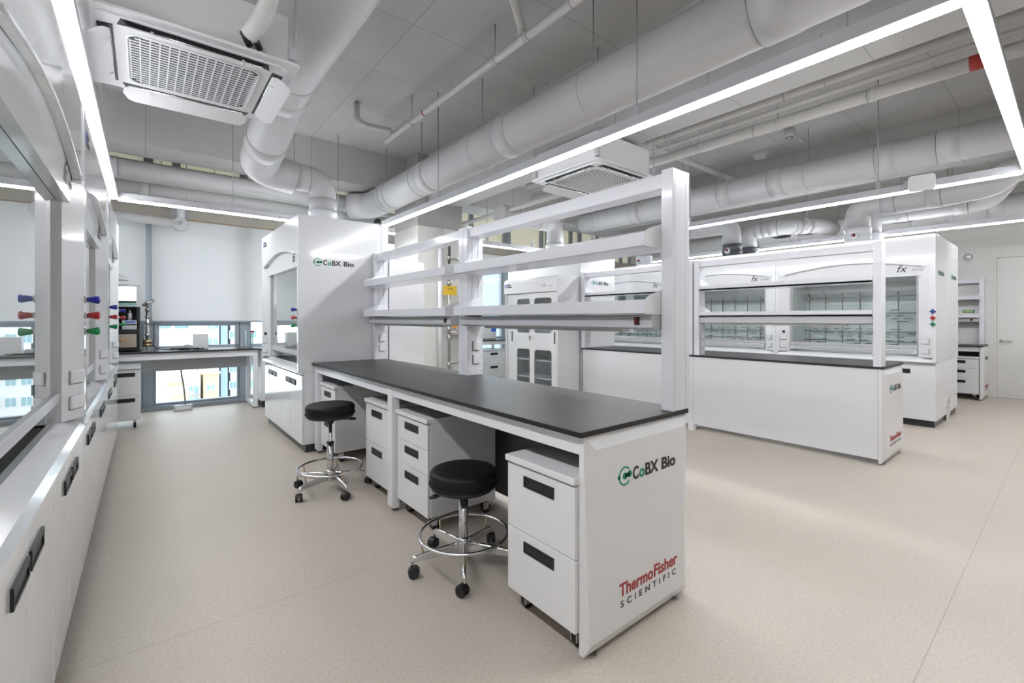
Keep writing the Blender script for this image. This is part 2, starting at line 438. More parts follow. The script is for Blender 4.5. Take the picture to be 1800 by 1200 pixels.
def thermo_logo(parent, origin, xd, up, width=0.43):
    k = width/0.43; og = Vector(origin); u = Vector(up); x = Vector(xd).normalized()
    text('brand_lettering', 'Thermo', parent, og, xd, up, 0.075*k, 'redink', bold=0.0016*k, width=0.235*k)
    text('brand_lettering', 'Fisher', parent, og+x*0.243*k, xd, up, 0.075*k, 'redink', bold=0.0016*k, width=0.187*k)
    text('brand_subline', 'SCIENTIFIC', parent, og-u*0.046*k+x*0.008*k, xd, up, 0.038*k, 'ink', bold=0.0002, spacing=1.75, width=0.41*k)
def fisher_logo(parent, origin, xd, up, k=1.0):
    planar('emblem', arcpoly(0.03*k, 0.0, 0.018*k, 0.026*k, 25, 360)+arcpoly(0.034*k, -0.002*k, 0.007*k, 0.012*k, 0, 250, 14), parent, origin, xd, up, 'blueink')
    og = Vector(origin); x = Vector(xd).normalized(); u = Vector(up)
    text('emblem_lettering', 'Fisher', parent, og+x*0.066*k+u*0.004*k, xd, up, 0.032*k, 'ink', bold=0.0008*k, width=0.075*k)
    text('emblem_lettering', 'Scientific', parent, og+x*0.066*k-u*0.026*k, xd, up, 0.032*k, 'ink', bold=0.0008*k, width=0.10*k)

def rrect(x0, x1, y0, y1, r, n=4):
    P = []
    for cx, cy, a in ((x1-r, y0+r, -90), (x1-r, y1-r, 0), (x0+r, y1-r, 90), (x0+r, y0+r, 180)):
        for i in range(n+1):
            t = math.radians(a+90*i/n); P.append((cx+r*math.cos(t), cy+r*math.sin(t)))
    return P
def bend(pts, rad, n=6):
    """round the inner corners of a polyline"""
    P = [Vector(p) for p in pts]; out = [P[0]]
    for i in range(1, len(P)-1):
        a = (P[i-1]-P[i]); b = (P[i+1]-P[i]); ra = min(rad, a.length*0.49, b.length*0.49)
        p0 = P[i]+a.normalized()*ra; p1 = P[i]+b.normalized()*ra
        for k in range(n+1):
            t = k/n; out.append(p0*(1-t)**2+P[i]*2*t*(1-t)+p1*t*t)
    out.append(P[-1]); return out

# ================================================================= THE ROOM
X0, X1, Y0, Y1, ZC = -1.25, 11.4, -3.2, 8.5, 3.88
struct('floor', MB().box(X0-0.3, X1+0.3, Y0-0.3, Y1+0.12, -0.15, 0), 'floor')
struct('ceiling', MB().box(X0-0.3, X1+0.3, Y0-0.3, Y1+0.3, ZC, ZC+0.25), 'conc')
struct('wall_left', MB().box(X0-0.2, X0, Y0, Y1+0.2, 0, ZC), 'wallw')
struct('wall_back', MB().box(X0-0.2, X1+0.2, Y0-0.2, Y0, 0, ZC), 'wallw')
mb = MB().box(X1, X1+0.2, 0.905, Y1+0.2, 0, ZC).box(X1, X1+0.2, Y0, -0.12, 0, ZC).box(X1, X1+0.2, -0.12, 0.905, 2.41, ZC)
struct('wall_right', mb, 'wallw')
# door
dr = struct('door_1', MB().box(X1+0.03, X1+0.075, -0.08, 0.868, 0.012, 2.385), 'doorm', 0.002)
struct('door_frame', MB().box(X1-0.006, X1+0.12, 0.87, 0.905, 0, 2.41).box(X1-0.006, X1+0.12, -0.12, -0.085, 0, 2.41).box(X1-0.006, X1+0.12, -0.085, 0.87, 2.388, 2.41), 'wallw', 0.002, parent=dr)
hb = MB().cyl((X1+0.03, 0.82, 0.965), (X1+0.022, 0.82, 0.965), 0.026, 24)
hb.cyl((X1+0.03, 0.82, 0.965), (X1-0.03, 0.82, 0.965), 0.009, 12).tube(bend([(X1-0.03, 0.825, 0.965), (X1-0.03, 0.76, 0.962), (X1-0.028, 0.69, 0.960)], 0.03), 0.008, 12)
part('door_handle', hb, 'steel', dr, label='satin lever handle')
struct('trim_1', MB().box(X1-0.004, X1+0.02, -0.12, 0.905, 0, 0.011), 'steel')
struct('baseboard_right', MB().box(X1-0.012, X1, 0.906, Y1, 0, 0.06).box(X1-0.012, X1, Y0, -0.121, 0, 0.06), 'wallw', 0.002)
# concrete beams
BZ = 3.16
struct('beam_1', MB().box(3.41, 4.00, Y0, 6.30, BZ, ZC), 'conc')
struct('beam_2', MB().box(X0, X1, 6.70, 7.25, 3.34, ZC), 'conc')
struct('beam_3', MB().box(7.68, 8.3, Y0, 6.70, 3.34, ZC), 'conc')
struct('beam_4', MB().box(-1.25, -0.85, Y0, 6.70, 3.34, ZC), 'conc')
# column: white cladding below, bare painted concrete above
struct('column_1', MB().box(3.23, 4.03, 6.30, 7.14, 0, 2.77), 'colw', 0.003)
struct('column_2', MB().box(3.235, 4.025, 6.305, 7.135, 2.77, ZC), 'conc')
struct('baseboard_column', MB().box(3.22, 4.04, 6.29, 7.15, 0, 0.06), 'wallw')

# ------------------------------------------------ window wall (curtain walling)
yw = Y1
def window(n, x0, x1, z0, z1, frame=0.05, sill=False):
    f = MB().box(x0, x1, yw, yw+0.10, z0, z0+frame).box(x0, x1, yw, yw+0.10, z1-frame, z1)
    f.box(x0, x0+frame, yw, yw+0.10, z0+frame, z1-frame).box(x1-frame, x1, yw, yw+0.10, z0+frame, z1-frame)
    o = struct('window_%d' % n, f, 'mull', 0.003)
    struct('pane', MB().box(x0+frame, x1-frame, yw+0.045, yw+0.053, z0+frame, z1-frame), 'wglass', 0, parent=o)
    return o
mx = [-1.25, 0.03, 1.24, 2.62, 4.0, 5.2, 6.62, 8.0, 9.2, 10.3, 11.4]
for i, x in enumerate(mx):
    struct('mullion_%d' % (i+1), MB().box(x-0.055, x+0.055, yw-0.03, yw+0.14, 0, ZC), 'mull', 0.004)
n = 1
for i in range(len(mx)-1):
    a, b = mx[i]+0.055, mx[i+1]-0.055
    window(n, a, b, 0.06, 0.845, 0.035); n += 1
    window(n, a, b, 0.885, 2.96, 0.05 if i else 0.05); n += 1
struct('trim_2', MB().box(X0, X1, yw-0.02, yw+0.14, 0.845, 0.885), 'mull', 0.003)
# opening vent frame seen between desk top and blind
vf = MB().box(0.10, 0.155, yw-0.035, yw+0.01, 0.93, 1.31).box(1.115, 1.17, yw-0.035, yw+0.01, 0.93, 1.31).box(0.155, 1.115, yw-0.035, yw+0.01, 1.235, 1.31)
struct('window_frame_1', vf, 'mull', 0.004)
struct('trim_3', MB().box(X0, X1, yw-0.06, yw+0.14, 0, 0.06), 'mull', 0.004)
# panels above the windows
struct('wall_window', MB().box(X0, X1, yw+0.02, yw+0.03, 2.985, ZC), 'cream')
for i in range(12):
    x = X0+0.55+i*1.06
    struct('upper_mullion_%d' % (i+1), MB().box(x-0.05, x+0.05, yw-0.04, yw+0.03, 2.98, ZC), 'mull', 0.003)
# beige box running along the head of the blinds
bx = MB().box(X0, X1, yw-0.20, yw+0.0, 2.815, 2.985)
struct('trim_4', bx, 'creambox')
struct('trim_5', MB().box(X0, X1, yw-0.205, yw-0.18, 2.80, 2.815), 'wood')
# blinds
def blind(x0, x1, zb, label):
    t = thing('roller_blind', label, 'blind', ((x0+x1)/2, yw-0.09, zb), 0)
    part('fabric', MB().box(x0-(x0+x1)/2, x1-(x0+x1)/2, -0.002, 0.002, 0.02, 2.81-zb), 'blind', t)
    part('bottom_rail', MB().box(x0-(x0+x1)/2, x1-(x0+x1)/2, -0.012, 0.012, 0, 0.024), 'mull', t, 0.003)
    return t
blind(-1.22, 0.0, 1.29, 'narrow white roller blind left of the bluish mullion, behind the instrument')
blind(0.07, 1.75, 1.29, 'wide white roller blind lowered above the desk with the coiled black cable')
blind(1.79, 3.20, 1.29, 'white roller blind lowered beside the left face of the column')
for a, b in ((4.08, 5.17), (5.23, 6.59), (6.65, 7.97), (8.03, 9.17), (9.23, 10.27), (10.33, 11.35)):
    pass
blind(4.08, 6.56, 2.42, 'white roller blind rolled up high beside the sliding door cabinet')
blind(6.66, 11.3, 1.29, 'white roller blind lowered at the far right of the window wall')

# ================================================================= OUTSIDE
tag(part('street_ground', MB().box(-60, 120, 20, 220, -42, -41), 'b_ground'), 'pale street level far below the windows', 'ground')['kind'] = 'structure'
def building(name, label, x0, x1, y0, y1, zt, m, wins, cat='building', extra=None):
    t = thing(name, label, cat, ((x0+x1)/2, y0, -41), 0)
    cx = (x0+x1)/2
    part('wall', MB().box(x0-cx, x1-cx, 0, y1-y0, 0, zt+41), m, t)
    part('roof_parapet', MB().box(x0-cx-0.1, x1-cx+0.1, -0.1, 0.3, zt+41, zt+41.12).box(x0-cx-0.1, x1-cx+0.1, y1-y0-0.3, y1-y0, zt+41, zt+41.12), m, t)
    for (wx, wz, ww, wh) in wins:
        f = part('window', MB().box(wx-cx-ww/2-0.08, wx-cx+ww/2+0.08, -0.04, 0.02, wz+41-wh/2-0.08, wz+41+wh/2+0.08), 'b_white', t)
        part('glazing', MB().box(wx-cx-ww/2, wx-cx-0.03, -0.07, -0.03, wz+41-wh/2, wz+41+wh/2).box(wx-cx+0.03, wx-cx+ww/2, -0.07, -0.03, wz+41-wh/2, wz+41+wh/2), 'b_glass', f)
    return t
def grid(x0, x1, nx, z0, z1, nz, ww, wh):
    return [(x0+(x1-x0)*i/(max(nx-1, 1)), z0+(z1-z0)*j/(max(nz-1, 1)), ww, wh) for i in range(nx) for j in range(nz)]
building('office_block', 'white building with paired windows just beyond the lower window', -2.5, 2.34, 30, 45, -1.6, 'b_white', [(1.2, -2.45, 0.45, 0.3)]+grid(2.02, 2.02, 1, -3.05, -2.5, 2, 0.42, 0.42)+[(2.02, -4.2, 0.42, 0.42)])
building('sand_block', 'sand coloured building wing with small windows seen through the lower window', 2.45, 3.1, 29.6, 44, -1.65, 'b_cream', grid(2.76, 2.76, 1, -3.2, -2.35, 2, 0.34, 0.22))
building('low_terrace', 'low sand coloured rooftop nearest the lower window', 0.86, 1.46, 24, 28, -1.9, 'b_cream', [])
building('blue_tower', 'tall pale blue tower behind the sand coloured wing', 6.0, 6.6, 55, 62, 12, 'b_blue', [])
building('apartment_tower', 'tall white tower with stacked windows right of the pale blue tower', 6.85, 9.6, 55, 66, 9, 'b_white', grid(7.1, 8.9, 3, -9, 5, 9, 0.6, 0.7))
building('grey_tower', 'tall pale tower with window columns left of the pale blue tower', 4.6, 5.75, 54, 64, 6, 'b_white', grid(4.95, 5.45, 2, -9, 4, 9, 0.34, 0.7))
building('long_office', 'long pale office with grid windows at the horizon', -14, 5.5, 80, 95, 12, 'b_white', grid(-12, 4, 9, -3, 8, 4, 1.6, 1.2))
building('glass_tower', 'blue glass tower seen beside the sliding door cabinet', 26.5, 34, 34, 44, 11, 'b_blue', grid(27.4, 33, 5, -8, 9, 8, 0.9, 1.3))
building('side_tower', 'pale tower with teal windows behind the blue glass tower', 34.2, 47, 38, 50, 5, 'b_white', grid(35.5, 45.5, 6, -8, 3, 6, 1.2, 1.2))
lg = MB()
for i in range(10): lg.cyl((0.0+i*0.15, 27.0, -1.66-i*0.06-0.45), (0.0+i*0.15, 27.0, -1.66-i*0.06), 0.012, 6)
lg.tube([(0.0, 27.0, -1.66), (1.4, 27.0, -2.22)], 0.025, 6)
rr = part('roof_railing', lg, 'b_grey'); tag(rr, 'grey railing crossing the roof in front of the white building', 'railing')

# ================================================================= LIGHT BARS
ZL = 2.60
def light_bar(name_label, p0, p1, hangers, group=None):
    p0 = Vector((*p0, ZL)); p1 = Vector((*p1, ZL)); d = p1-p0; L = d.length
    rz = math.atan2(d.y, d.x)
    t = thing('linear_light', name_label, 'light', tuple(p0), rz, group)
    part('housing', MB().box(0, L, -0.032, 0.032, 0.022, 0.085).box(0, L, -0.036, 0.036, 0.016, 0.03), 'alu', t, 0.003)
    part('diffuser', MB().box(0.001, L-0.001, -0.026, 0.026, 0.0, 0.02), 'lamp', t, 0.004, label='glowing white diffuser strip')
    for h in hangers:
        hb_ = MB().box(h-0.02, h+0.02, -0.014, 0.014, 0.08, 0.16)
        b_ = part('hanger_bracket', hb_, 'lgrey', t)
        part('suspension_rod', MB().cyl((h, 0, 0.16), (h, 0, ZC-ZL), 0.005, 8), 'zinc', b_)
    return t
light_bar('white linear lamp running along the top of the left fume hoods', (-0.262, -1.6), (-0.262, 6.37), [1.0, 4.5, 6.5])
light_bar('white linear lamp along the blinds, crossing to the corner hood', (-0.23, 6.4), (2.9, 6.4), [1.05, 2.3])
light_bar('brightest linear lamp running over the near bench, under the biggest duct', (2.555, 0.294), (2.555, 6.36), [1.55, 4.2])
light_bar('linear lamp meeting the brightest one at the top right corner', (2.523, 0.262), (5.972, 0.262), [0.35, 3.2])
light_bar('linear lamp over the aisle, carrying the small white access point', (5.94, 0.30), (5.94, 6.36), [1.0, 3.1, 4.9])
light_bar('short linear lamp seen through the rack beyond the sliding door cabinet', (4.15, 6.4), (5.972, 6.4), [0.45, 1.5])
light_bar('farthest linear lamp, above the double row of fume hoods', (8.8, 0.2), (8.8, 6.36), [0.9, 3.5])
light_bar('added linear lamp out of frame, brightening the wall by the door', (6.5, -0.45), (11.0, -0.45), [1.5, 4.0])  # extra unseen lamp, added to brighten the door wall

# access point on the lamp
t = thing('access_point', 'small white wireless access point clipped to the lamp over the aisle', 'router', (5.885, 0.95, 2.585), 0)
part('body', MB().prism([(a, b) for a, b in rrect(-0.10, 0.10, 0.0, 0.155, 0.03)], 'y', -0.02, 0.012), 'acw', t, 0.006)
part('bracket', MB().box(-0.13, -0.09, 0.012, 0.05, 0.03, 0.12), 'lgrey', t)
part('led', MB().box(-0.094, -0.09, -0.022, -0.02, 0.075, 0.082), 'yellow', t, label='small yellow light')
t.rotation_euler = (0, 0, -1.42)

# ================================================================= FUME HOODS
def knobset(parent, x, y, kind):
    for i, (c, z) in enumerate((('blue', 1.432), ('red', 1.354), ('green', 1.276))):
        if kind == 'cone':
            b = MB().lathe((x, y, z), [(0.017, 0.0), (0.017, -0.008)], 20, 'y')
            k0 = part('valve_flange', b, 'lgrey', parent)
            kb = MB().lathe((x, y, z), [(0.010, -0.008), (0.012, -0.012), (0.016, -0.030), (0.0205, -0.046), (0.0205, -0.051), (0.016, -0.056), (0.006, -0.058)], 10, 'y')
            part('valve_knob', kb, c, k0, label=c+' tapered gas valve knob')
        else:
            k0 = part('valve_flange', MB().lathe((x, y, z), [(0.014, 0.0), (0.014, -0.012)], 16, 'y'), 'lgrey', parent)
            pts = []
            for j in range(16):
                a = 2*PI*j/16; r = 0.034 if j % 4 == 0 else (0.018 if j % 4 == 2 else 0.022)
                pts.append((x+r*math.cos(a), z+r*math.sin(a)))
            part('valve_knob', MB().prism(pts, 'y', y-0.03, y-0.012), c, k0, 0.003, label=c+' four-pointed valve knob')
            part('valve_cap', MB().lathe((x, y, z), [(0.009, -0.028), (0.009, -0.034)], 12, 'y'), {'blue': 'green', 'red': 'red', 'green': 'blue'}[c], k0)

def make_hood(label, loc, rz, knobs='cone', lattice=False, collar='wduct', sockets_left=True, sockets_right=True, endpanel='both', group=None, logo_side=None, emblem=True, light=False, dy=0.037):
    W, D = 1.80, 0.83
    ZS, ZO, ZF, ZT = 0.865, 0.90, 1.88, 2.38
    t = thing('fume_hood', label, 'fume hood', loc, rz, group)
    # base
    part('base_cabinet', MB().box(0.003, W-0.003, dy+0.023, D, 0.083, 0.805), 'white', t, 0.002)
    part('plinth', MB().box(0.02, W-0.02, 0.075, D-0.02, 0, 0.083), 'plinth', t, label='dark grey plinth')
    for i in range(4):
        a = 0.003+i*(W-0.006)/4; b = a+(W-0.006)/4
        dd = part('door', MB().box(a+0.0015, b-0.0015, dy, dy+0.021, 0.085, 0.772), 'gloss', t, 0.002)
        hx = b-0.20 if i % 2 == 0 else a+0.02
        q = dy-0.007; e = dy+0.0002; PLN = 0.19
        hb = MB().box(hx, hx+PLN, q, e, 0.655, 0.663).box(hx, hx+PLN, q, e, 0.702, 0.71)
        hb.box(hx, hx+0.009, q, e, 0.663, 0.702).box(hx+PLN-0.009, hx+PLN, q, e, 0.663, 0.702).box(hx+0.009, hx+PLN-0.009, q+0.0045, e, 0.663, 0.702)
        hb.box(hx+0.009, hx+PLN-0.009, q+0.001, q+0.004, 0.688, 0.702)
        part('door_pull', hb, 'black', dd, label='black recessed pull')
    # side walls of the upper box
    for x0, x1, nm in ((0, 0.03, 'l'), (W-0.03, W, 'r')):
        part('side_panel', MB().box(x0, x1, 0.0, D, 0.80, ZT), 'gloss', t, 0.003)
    part('top_panel', MB().box(0.03, W-0.03, 0.012, D, ZT-0.02, ZT-0.003), 'white', t)
    part('back_panel', MB().box(0.03, W-0.03, D-0.02, D, 0.80, ZT-0.02), 'white', t)
    # bevelled front posts
    PW, PD = 0.17, 0.085
    for s in (0, 1):
        def X(v): return v if s == 0 else W-v
        pg = [(X(0.03), 0.0), (X(0.045), 0.0), (X(PW), PD-0.02), (X(PW), PD+0.06), (X(0.03), PD+0.06)]
        po = part('front_post', MB().prism(pg, 'z', ZS-0.005, ZF+0.13), 'gloss', t, 0.002)
        # sash track
        part('sash_track', MB().box(X(PW), X(PW+0.006), PD-0.016, PD+0.03, ZS+0.02, ZF), 'black', po)
        part('track_strip', MB().box(X(PW+0.0065), X(PW+0.014), PD-0.018, PD+0.03, ZS+0.02, ZF), 'gloss', po)
        part('inner_return', MB().box(X(PW-0.005), X(PW+0.02), PD+0.03, D-0.14, ZS-0.005, ZF+0.05), 'liner', po)
        sc_ = MB()
        for z in (1.02, 1.30, 1.58, 1.80):
            sc_.lathe((X(PW-0.018), PD-0.024, z), [(0.006, 0.004), (0.005, -0.002), (0.002, -0.003)], 10, 'y')
        part('screws', sc_, 'chrome', po)
        slope = (PD-0.02)/(PW-0.045)
        if (s == 0 and sockets_left) or (s == 1 and sockets_right):
            for z in (0.937, 1.057):
                xa, xb = 0.06, 0.13
                def Yf(v): return (v-0.045)*slope
                fr = MB().hexa([(X(xa-0.006), Yf(xa-0.006)-0.004, z-0.032), (X(xb), Yf(xb)-0.004, z-0.032), (X(xb), Yf(xb)+0.01, z-0.032), (X(xa-0.006), Yf(xa)+0.01, z-0.032),
                                (X(xa-0.006), Yf(xa-0.006)-0.004, z+0.036), (X(xb), Yf(xb)-0.004, z+0.036), (X(xb), Yf(xb)+0.01, z+0.036), (X(xa-0.006), Yf(xa)+0.01, z+0.036)])
                f_ = part('socket', fr, 'sgrey', t, 0.004)
                cv = MB().hexa([(X(xa), Yf(xa)-0.014, z-0.026), (X(xb+0.006), Yf(xb+0.006)-0.014, z-0.026), (X(xb+0.006), Yf(xb+0.006)-0.003, z-0.026), (X(xa), Yf(xa)-0.003, z-0.026),
                                (X(xa), Yf(xa)-0.014, z+0.036), (X(xb+0.006), Yf(xb+0.006)-0.014, z+0.036), (X(xb+0.006), Yf(xb+0.006)-0.003, z+0.036), (X(xa), Yf(xa)-0.003, z+0.036)])
                part('socket_cover', cv, 'socket', f_, 0.006)
    if sockets_left:
        sw = part('switch', MB().box(0.085, 0.115, 0.015, 0.05, 1.135, 1.17), 'black', t, 0.002)
        part('rocker', MB().box(0.09, 0.11, 0.009, 0.03, 1.14, 1.165), 'dkred', sw)
    knobset(t, W-0.022, 0.0, knobs)
    # header: upper panel with arched lower edge over a recessed fascia
    N = 24; xa, xb = 0.03, W-0.03
    arch = []
    for i in range(N+1):
        u = i/N; x = xa+0.10+(xb-xa-0.20)*u
        arch.append((x, 2.0+0.09*math.sin(PI*u)))
    hp = MB()
    poly = [(xa, ZT-0.02), (xa, 1.99), (xa+0.099, 1.99)]+arch+[(xb-0.099, 1.99), (xb, 1.99), (xb, ZT-0.02)]
    n0 = len(hp.v); kk = len(poly)
    for yy in (0.006, 0.03):
        for x, z in poly: hp.v.append((x, yy, z))
    # strips between the arch and the top edge, built as quads
    top_z = ZT-0.02
    cols = [(xa, 1.99), (xa+0.099, 1.99)]+arch+[(xb-0.099, 1.99), (xb, 1.99)]
    hp = MB()
    for i in range(len(cols)-1):
        (xl, zl), (xr, zr) = cols[i], cols[i+1]
        if xr-xl < 1e-5: continue
        hp.hexa([(xl, 0.006, zl), (xr, 0.006, zr), (xr, 0.034, zr), (xl, 0.034, zl), (xl, 0.006, top_z), (xr, 0.006, top_z), (xr, 0.034, top_z), (xl, 0.034, top_z)])
    hpo = part('header_panel', hp, 'gloss', t)
    part('arch_lip', MB().tube([(x, 0.004, z) for x, z in arch], 0.006, 8), 'gloss', hpo)
    part('header_top', MB().box(0.03, W-0.03, 0.006, 0.034, ZT-0.02, ZT), 'gloss', hpo)
    # recessed fascia sloping back to the sash
    fa = MB().hexa([(0.085, 0.042, ZF), (W-0.085, 0.042, ZF), (W-0.085, 0.082, ZF), (0.085, 0.082, ZF), (0.03, 0.032, 2.12), (W-0.03, 0.032, 2.12), (W-0.03, 0.06, 2.12), (0.03, 0.06, 2.12)])
    fao = part('fascia', fa, 'gloss', t)
    def FY(z): return 0.042-(z-ZF)*(0.010/0.25)
    text('series_lettering', 'fx', fao, (W-0.375, FY(1.935)-0.0008, 1.935), (1, 0, 0), (0, -0.04, 1), 0.13, 'ink', shear=0.35, width=0.11, bold=0.0)
    text('series_lettering', 'series', fao, (W-0.225, FY(1.945)-0.0008, 1.945), (1, 0, 0), (0, -0.04, 1), 0.055, 'greyink', shear=0.35, spacing=1.1, width=0.115)
    if emblem: fisher_logo(t, (0.07, 0.004, 2.28), (1, 0, 0), (0, 0, 1), 1.25)
    # bullnose sill and worktop edge
    sl = MB().prism([(-0.004, 0.80), (-0.004, 0.812), (0.014, 0.835), (0.085, ZS), (0.115, ZS-0.006), (0.12, 0.80)], 'x', 0.031, W-0.031)
    part('sill', sl, 'gloss', t, 0.003)
    part('kick_band', MB().box(0.01, W-0.01, dy+0.01, 0.06, 0.775, 0.80), 'alu', t)
    part('airfoil_gap', MB().box(PW, W-PW, 0.116, 0.34, ZS-0.05, ZS-0.012), 'black', t)
    part('work_surface', MB().box(0.03, W-0.03, 0.34, D-0.02, 0.81, ZS-0.008), 'liner', t)
    if lattice:
        g = MB().box(PW+0.02, W-PW-0.02, 0.045, 0.068, ZS+0.035, ZS+0.082)
        go = part('airfoil_grille', g, 'white', t, 0.003)
        hs = MB(); x = PW+0.05
        while x < W-PW-0.06:
            for r in range(3):
                hs.box(x+0.006*r, x+0.009+0.006*r, 0.0435, 0.0455, ZS+0.043+0.012*r, ZS+0.050+0.012*r)
            x += 0.021
        part('grille_holes', hs, 'slot', go)
    # sliding sash: glass, handle rail, top rail
    sg = part('sash', MB().box(PW+0.0145, W-PW-0.0145, 0.072, 0.100, 0.955, 1.0), 'alu', t, 0.003, label='silver handle rail of the sliding sash')
    part('sash_glass', MB().box(PW+0.0145, W-PW-0.0145, 0.084, 0.089, 1.0, ZF+0.05), 'glass', sg)
    # lining of the chamber
    ln = MB().box(0.14, 0.155, 0.13, D-0.02, 0.855, 2.1).box(W-0.155, W-0.14, 0.13, D-0.02, 0.855, 2.1).box(0.155, W-0.155, D-0.15, D-0.135, 0.855, 2.1).box(0.155, W-0.155, 0.13, D-0.15, 2.1, 2.115)
    lo = part('chamber_liner', ln, 'liner', t)
    if lattice:
        sl_ = MB()
        rnd = random.Random(3)
        for z in (0.93, 0.98, 1.03, 1.08, 1.13, 1.19, 1.30, 1.34, 1.38, 1.42, 1.46):
            x = 0.22+rnd.random()*0.15
            while x < W-0.3:
                w_ = 0.06+rnd.random()*0.06
                if rnd.random() < 0.8 and not (z > 1.25 and (x < 0.7 or x > 1.4)): sl_.box(x, x+w_, D-0.156, D-0.149, z, z+0.008)
                x += w_+0.03+rnd.random()*0.05
        part('baffle_slots', sl_, 'slot', lo)
        rd = MB()
        for z in (1.02, 1.16, 1.42, 1.66): rd.cyl((0.156, D-0.22, z), (W-0.156, D-0.22, z), 0.007, 8)
        for k in range(7): rd.cyl((0.26+k*0.215, D-0.235, 0.86), (0.26+k*0.215, D-0.235, 1.72), 0.007, 8)
        for z in (1.16, 1.42, 1.66):
            for k in range(7): rd.box(0.26+k*0.215-0.014, 0.26+k*0.215+0.014, D-0.25, D-0.205, z-0.014, z+0.014)
        part('lattice_rods', rd, 'steel', t, label='grid of steel support rods')
        part('chamber_lamp', MB().box(0.5, 1.4, 0.5, 0.56, 1.90, 1.93), 'socket', t)
    # duct collar on the roof
    if collar:
        cc = (W/2, 0.50)
        c0 = MB().lathe((cc[0], cc[1], ZT-0.003), [(0.165, 0), (0.165, 0.03), (0.158, 0.035), (0.158, 0.09), (0.162, 0.095), (0.162, 0.13), (0.158, 0.135), (0.158, 0.23), (0.163, 0.235), (0.163, 0.26)], 32)
        co = part('duct_collar', c0, collar, t)
        if knobs == 'star':
            dl = part('damper_dial', MB().lathe((cc[0], cc[1]-0.155, ZT+0.13), [(0.048, 0), (0.048, -0.016), (0.044, -0.02)], 24, 'y'), 'socket', co)
            part('damper_lever', MB().box(cc[0]-0.03, cc[0]+0.012, cc[1]-0.19, cc[1]-0.174, ZT+0.135, ZT+0.155).box(cc[0]-0.012, cc[0]+0.012, cc[1]-0.19, cc[1]-0.174, ZT+0.12, ZT+0.165), 'red', dl)
        else:
            dl = part('damper_dial', MB().lathe((cc[0]+0.09, cc[1]-0.14, ZT+0.07), [(0.035, 0), (0.035, -0.02), (0.018, -0.02), (0.018, -0.04)], 20, 'y'), 'socket', co)
            part('damper_lever', MB().box(cc[0]+0.075, cc[0]+0.105, cc[1]-0.20, cc[1]-0.18, ZT+0.055, ZT+0.085), 'red', dl)
    if logo_side == 'right':    # seen from -Y world on local +X side: reads along local +y
        cobx_logo(t, (W, 0.15, 1.915), (0, 1, 0), (0, 0, 1), 0.42)
    if logo_side == 'left':
        cobx_logo(t, (0, 0.57, 1.915), (0, -1, 0), (0, 0, 1), 0.42)
    return t

R90 = PI/2
XL = -0.235
make_hood('nearest white fume hood on the left, its glass mirroring the room', (XL, 1.298, 0), R90, dy=0.010)
make_hood('middle white fume hood of the left row', (XL, 3.10, 0), R90, dy=0.010)
make_hood('farthest white fume hood of the left row, next to the instrument desk', (XL, 4.902, 0), R90, dy=0.010)
make_hood('white fume hood standing alone at the far end of the near bench, lettered side', (1.172, 6.625, 0), -R90, logo_side='right', sockets_right=False)
# second island hood facing away
make_hood('white fume hood seen side-on behind the sliding door cabinet', (6.07, 4.82, 0), R90, logo_side='left')
# double row on the right, facing us
XR = 7.475
labels = ['white fume hood nearest the door, three star knobs on its right post',
          'white fume hood second from the door in the front row, under a dark duct collar',
          'white fume hood third from the door, seen through the near rack',
          'white fume hood farthest in the front double row, mostly behind the sliding door cabinet']
for i in range(4):
    make_hood(labels[i], (XR, 1.08+1.802*(i+1)-0.002, 0), -R90, knobs='star', lattice=True, collar='dkduct' if i == 1 else 'wduct', logo_side='right' if i == 0 else None)
labels = ['rear-row fume hood whose lettered side shows right of the hood nearest the door',
          'fume hood of the rear row under the second dark duct collar']
for i in range(2):
    make_hood(labels[i], (XR+1.665, 1.08+1.802*i, 0), R90, knobs='star', collar='dkduct' if i == 1 else 'wduct', logo_side='left' if i == 0 else None, emblem=False)
# filler between the back-to-back hoods
t = thing('service_filler', 'narrow white service panel with four small vents between the back-to-back hoods', 'panel', (8.31, 1.075, 0), 0)
part('cover', MB().box(-0.09, 0.12, 0, 0.012, 0.0, 0.30), 'gloss', t, 0.002)
vt = MB()
for a in (-0.05, 0.06):
    for z in (0.16, 0.23): vt.box(a-0.022, a+0.022, -0.002, 0.001, z, z+0.005).box(a-0.022, a+0.022, -0.002, 0.001, z+0.010, z+0.015)
part('vents', vt, 'slot', t)

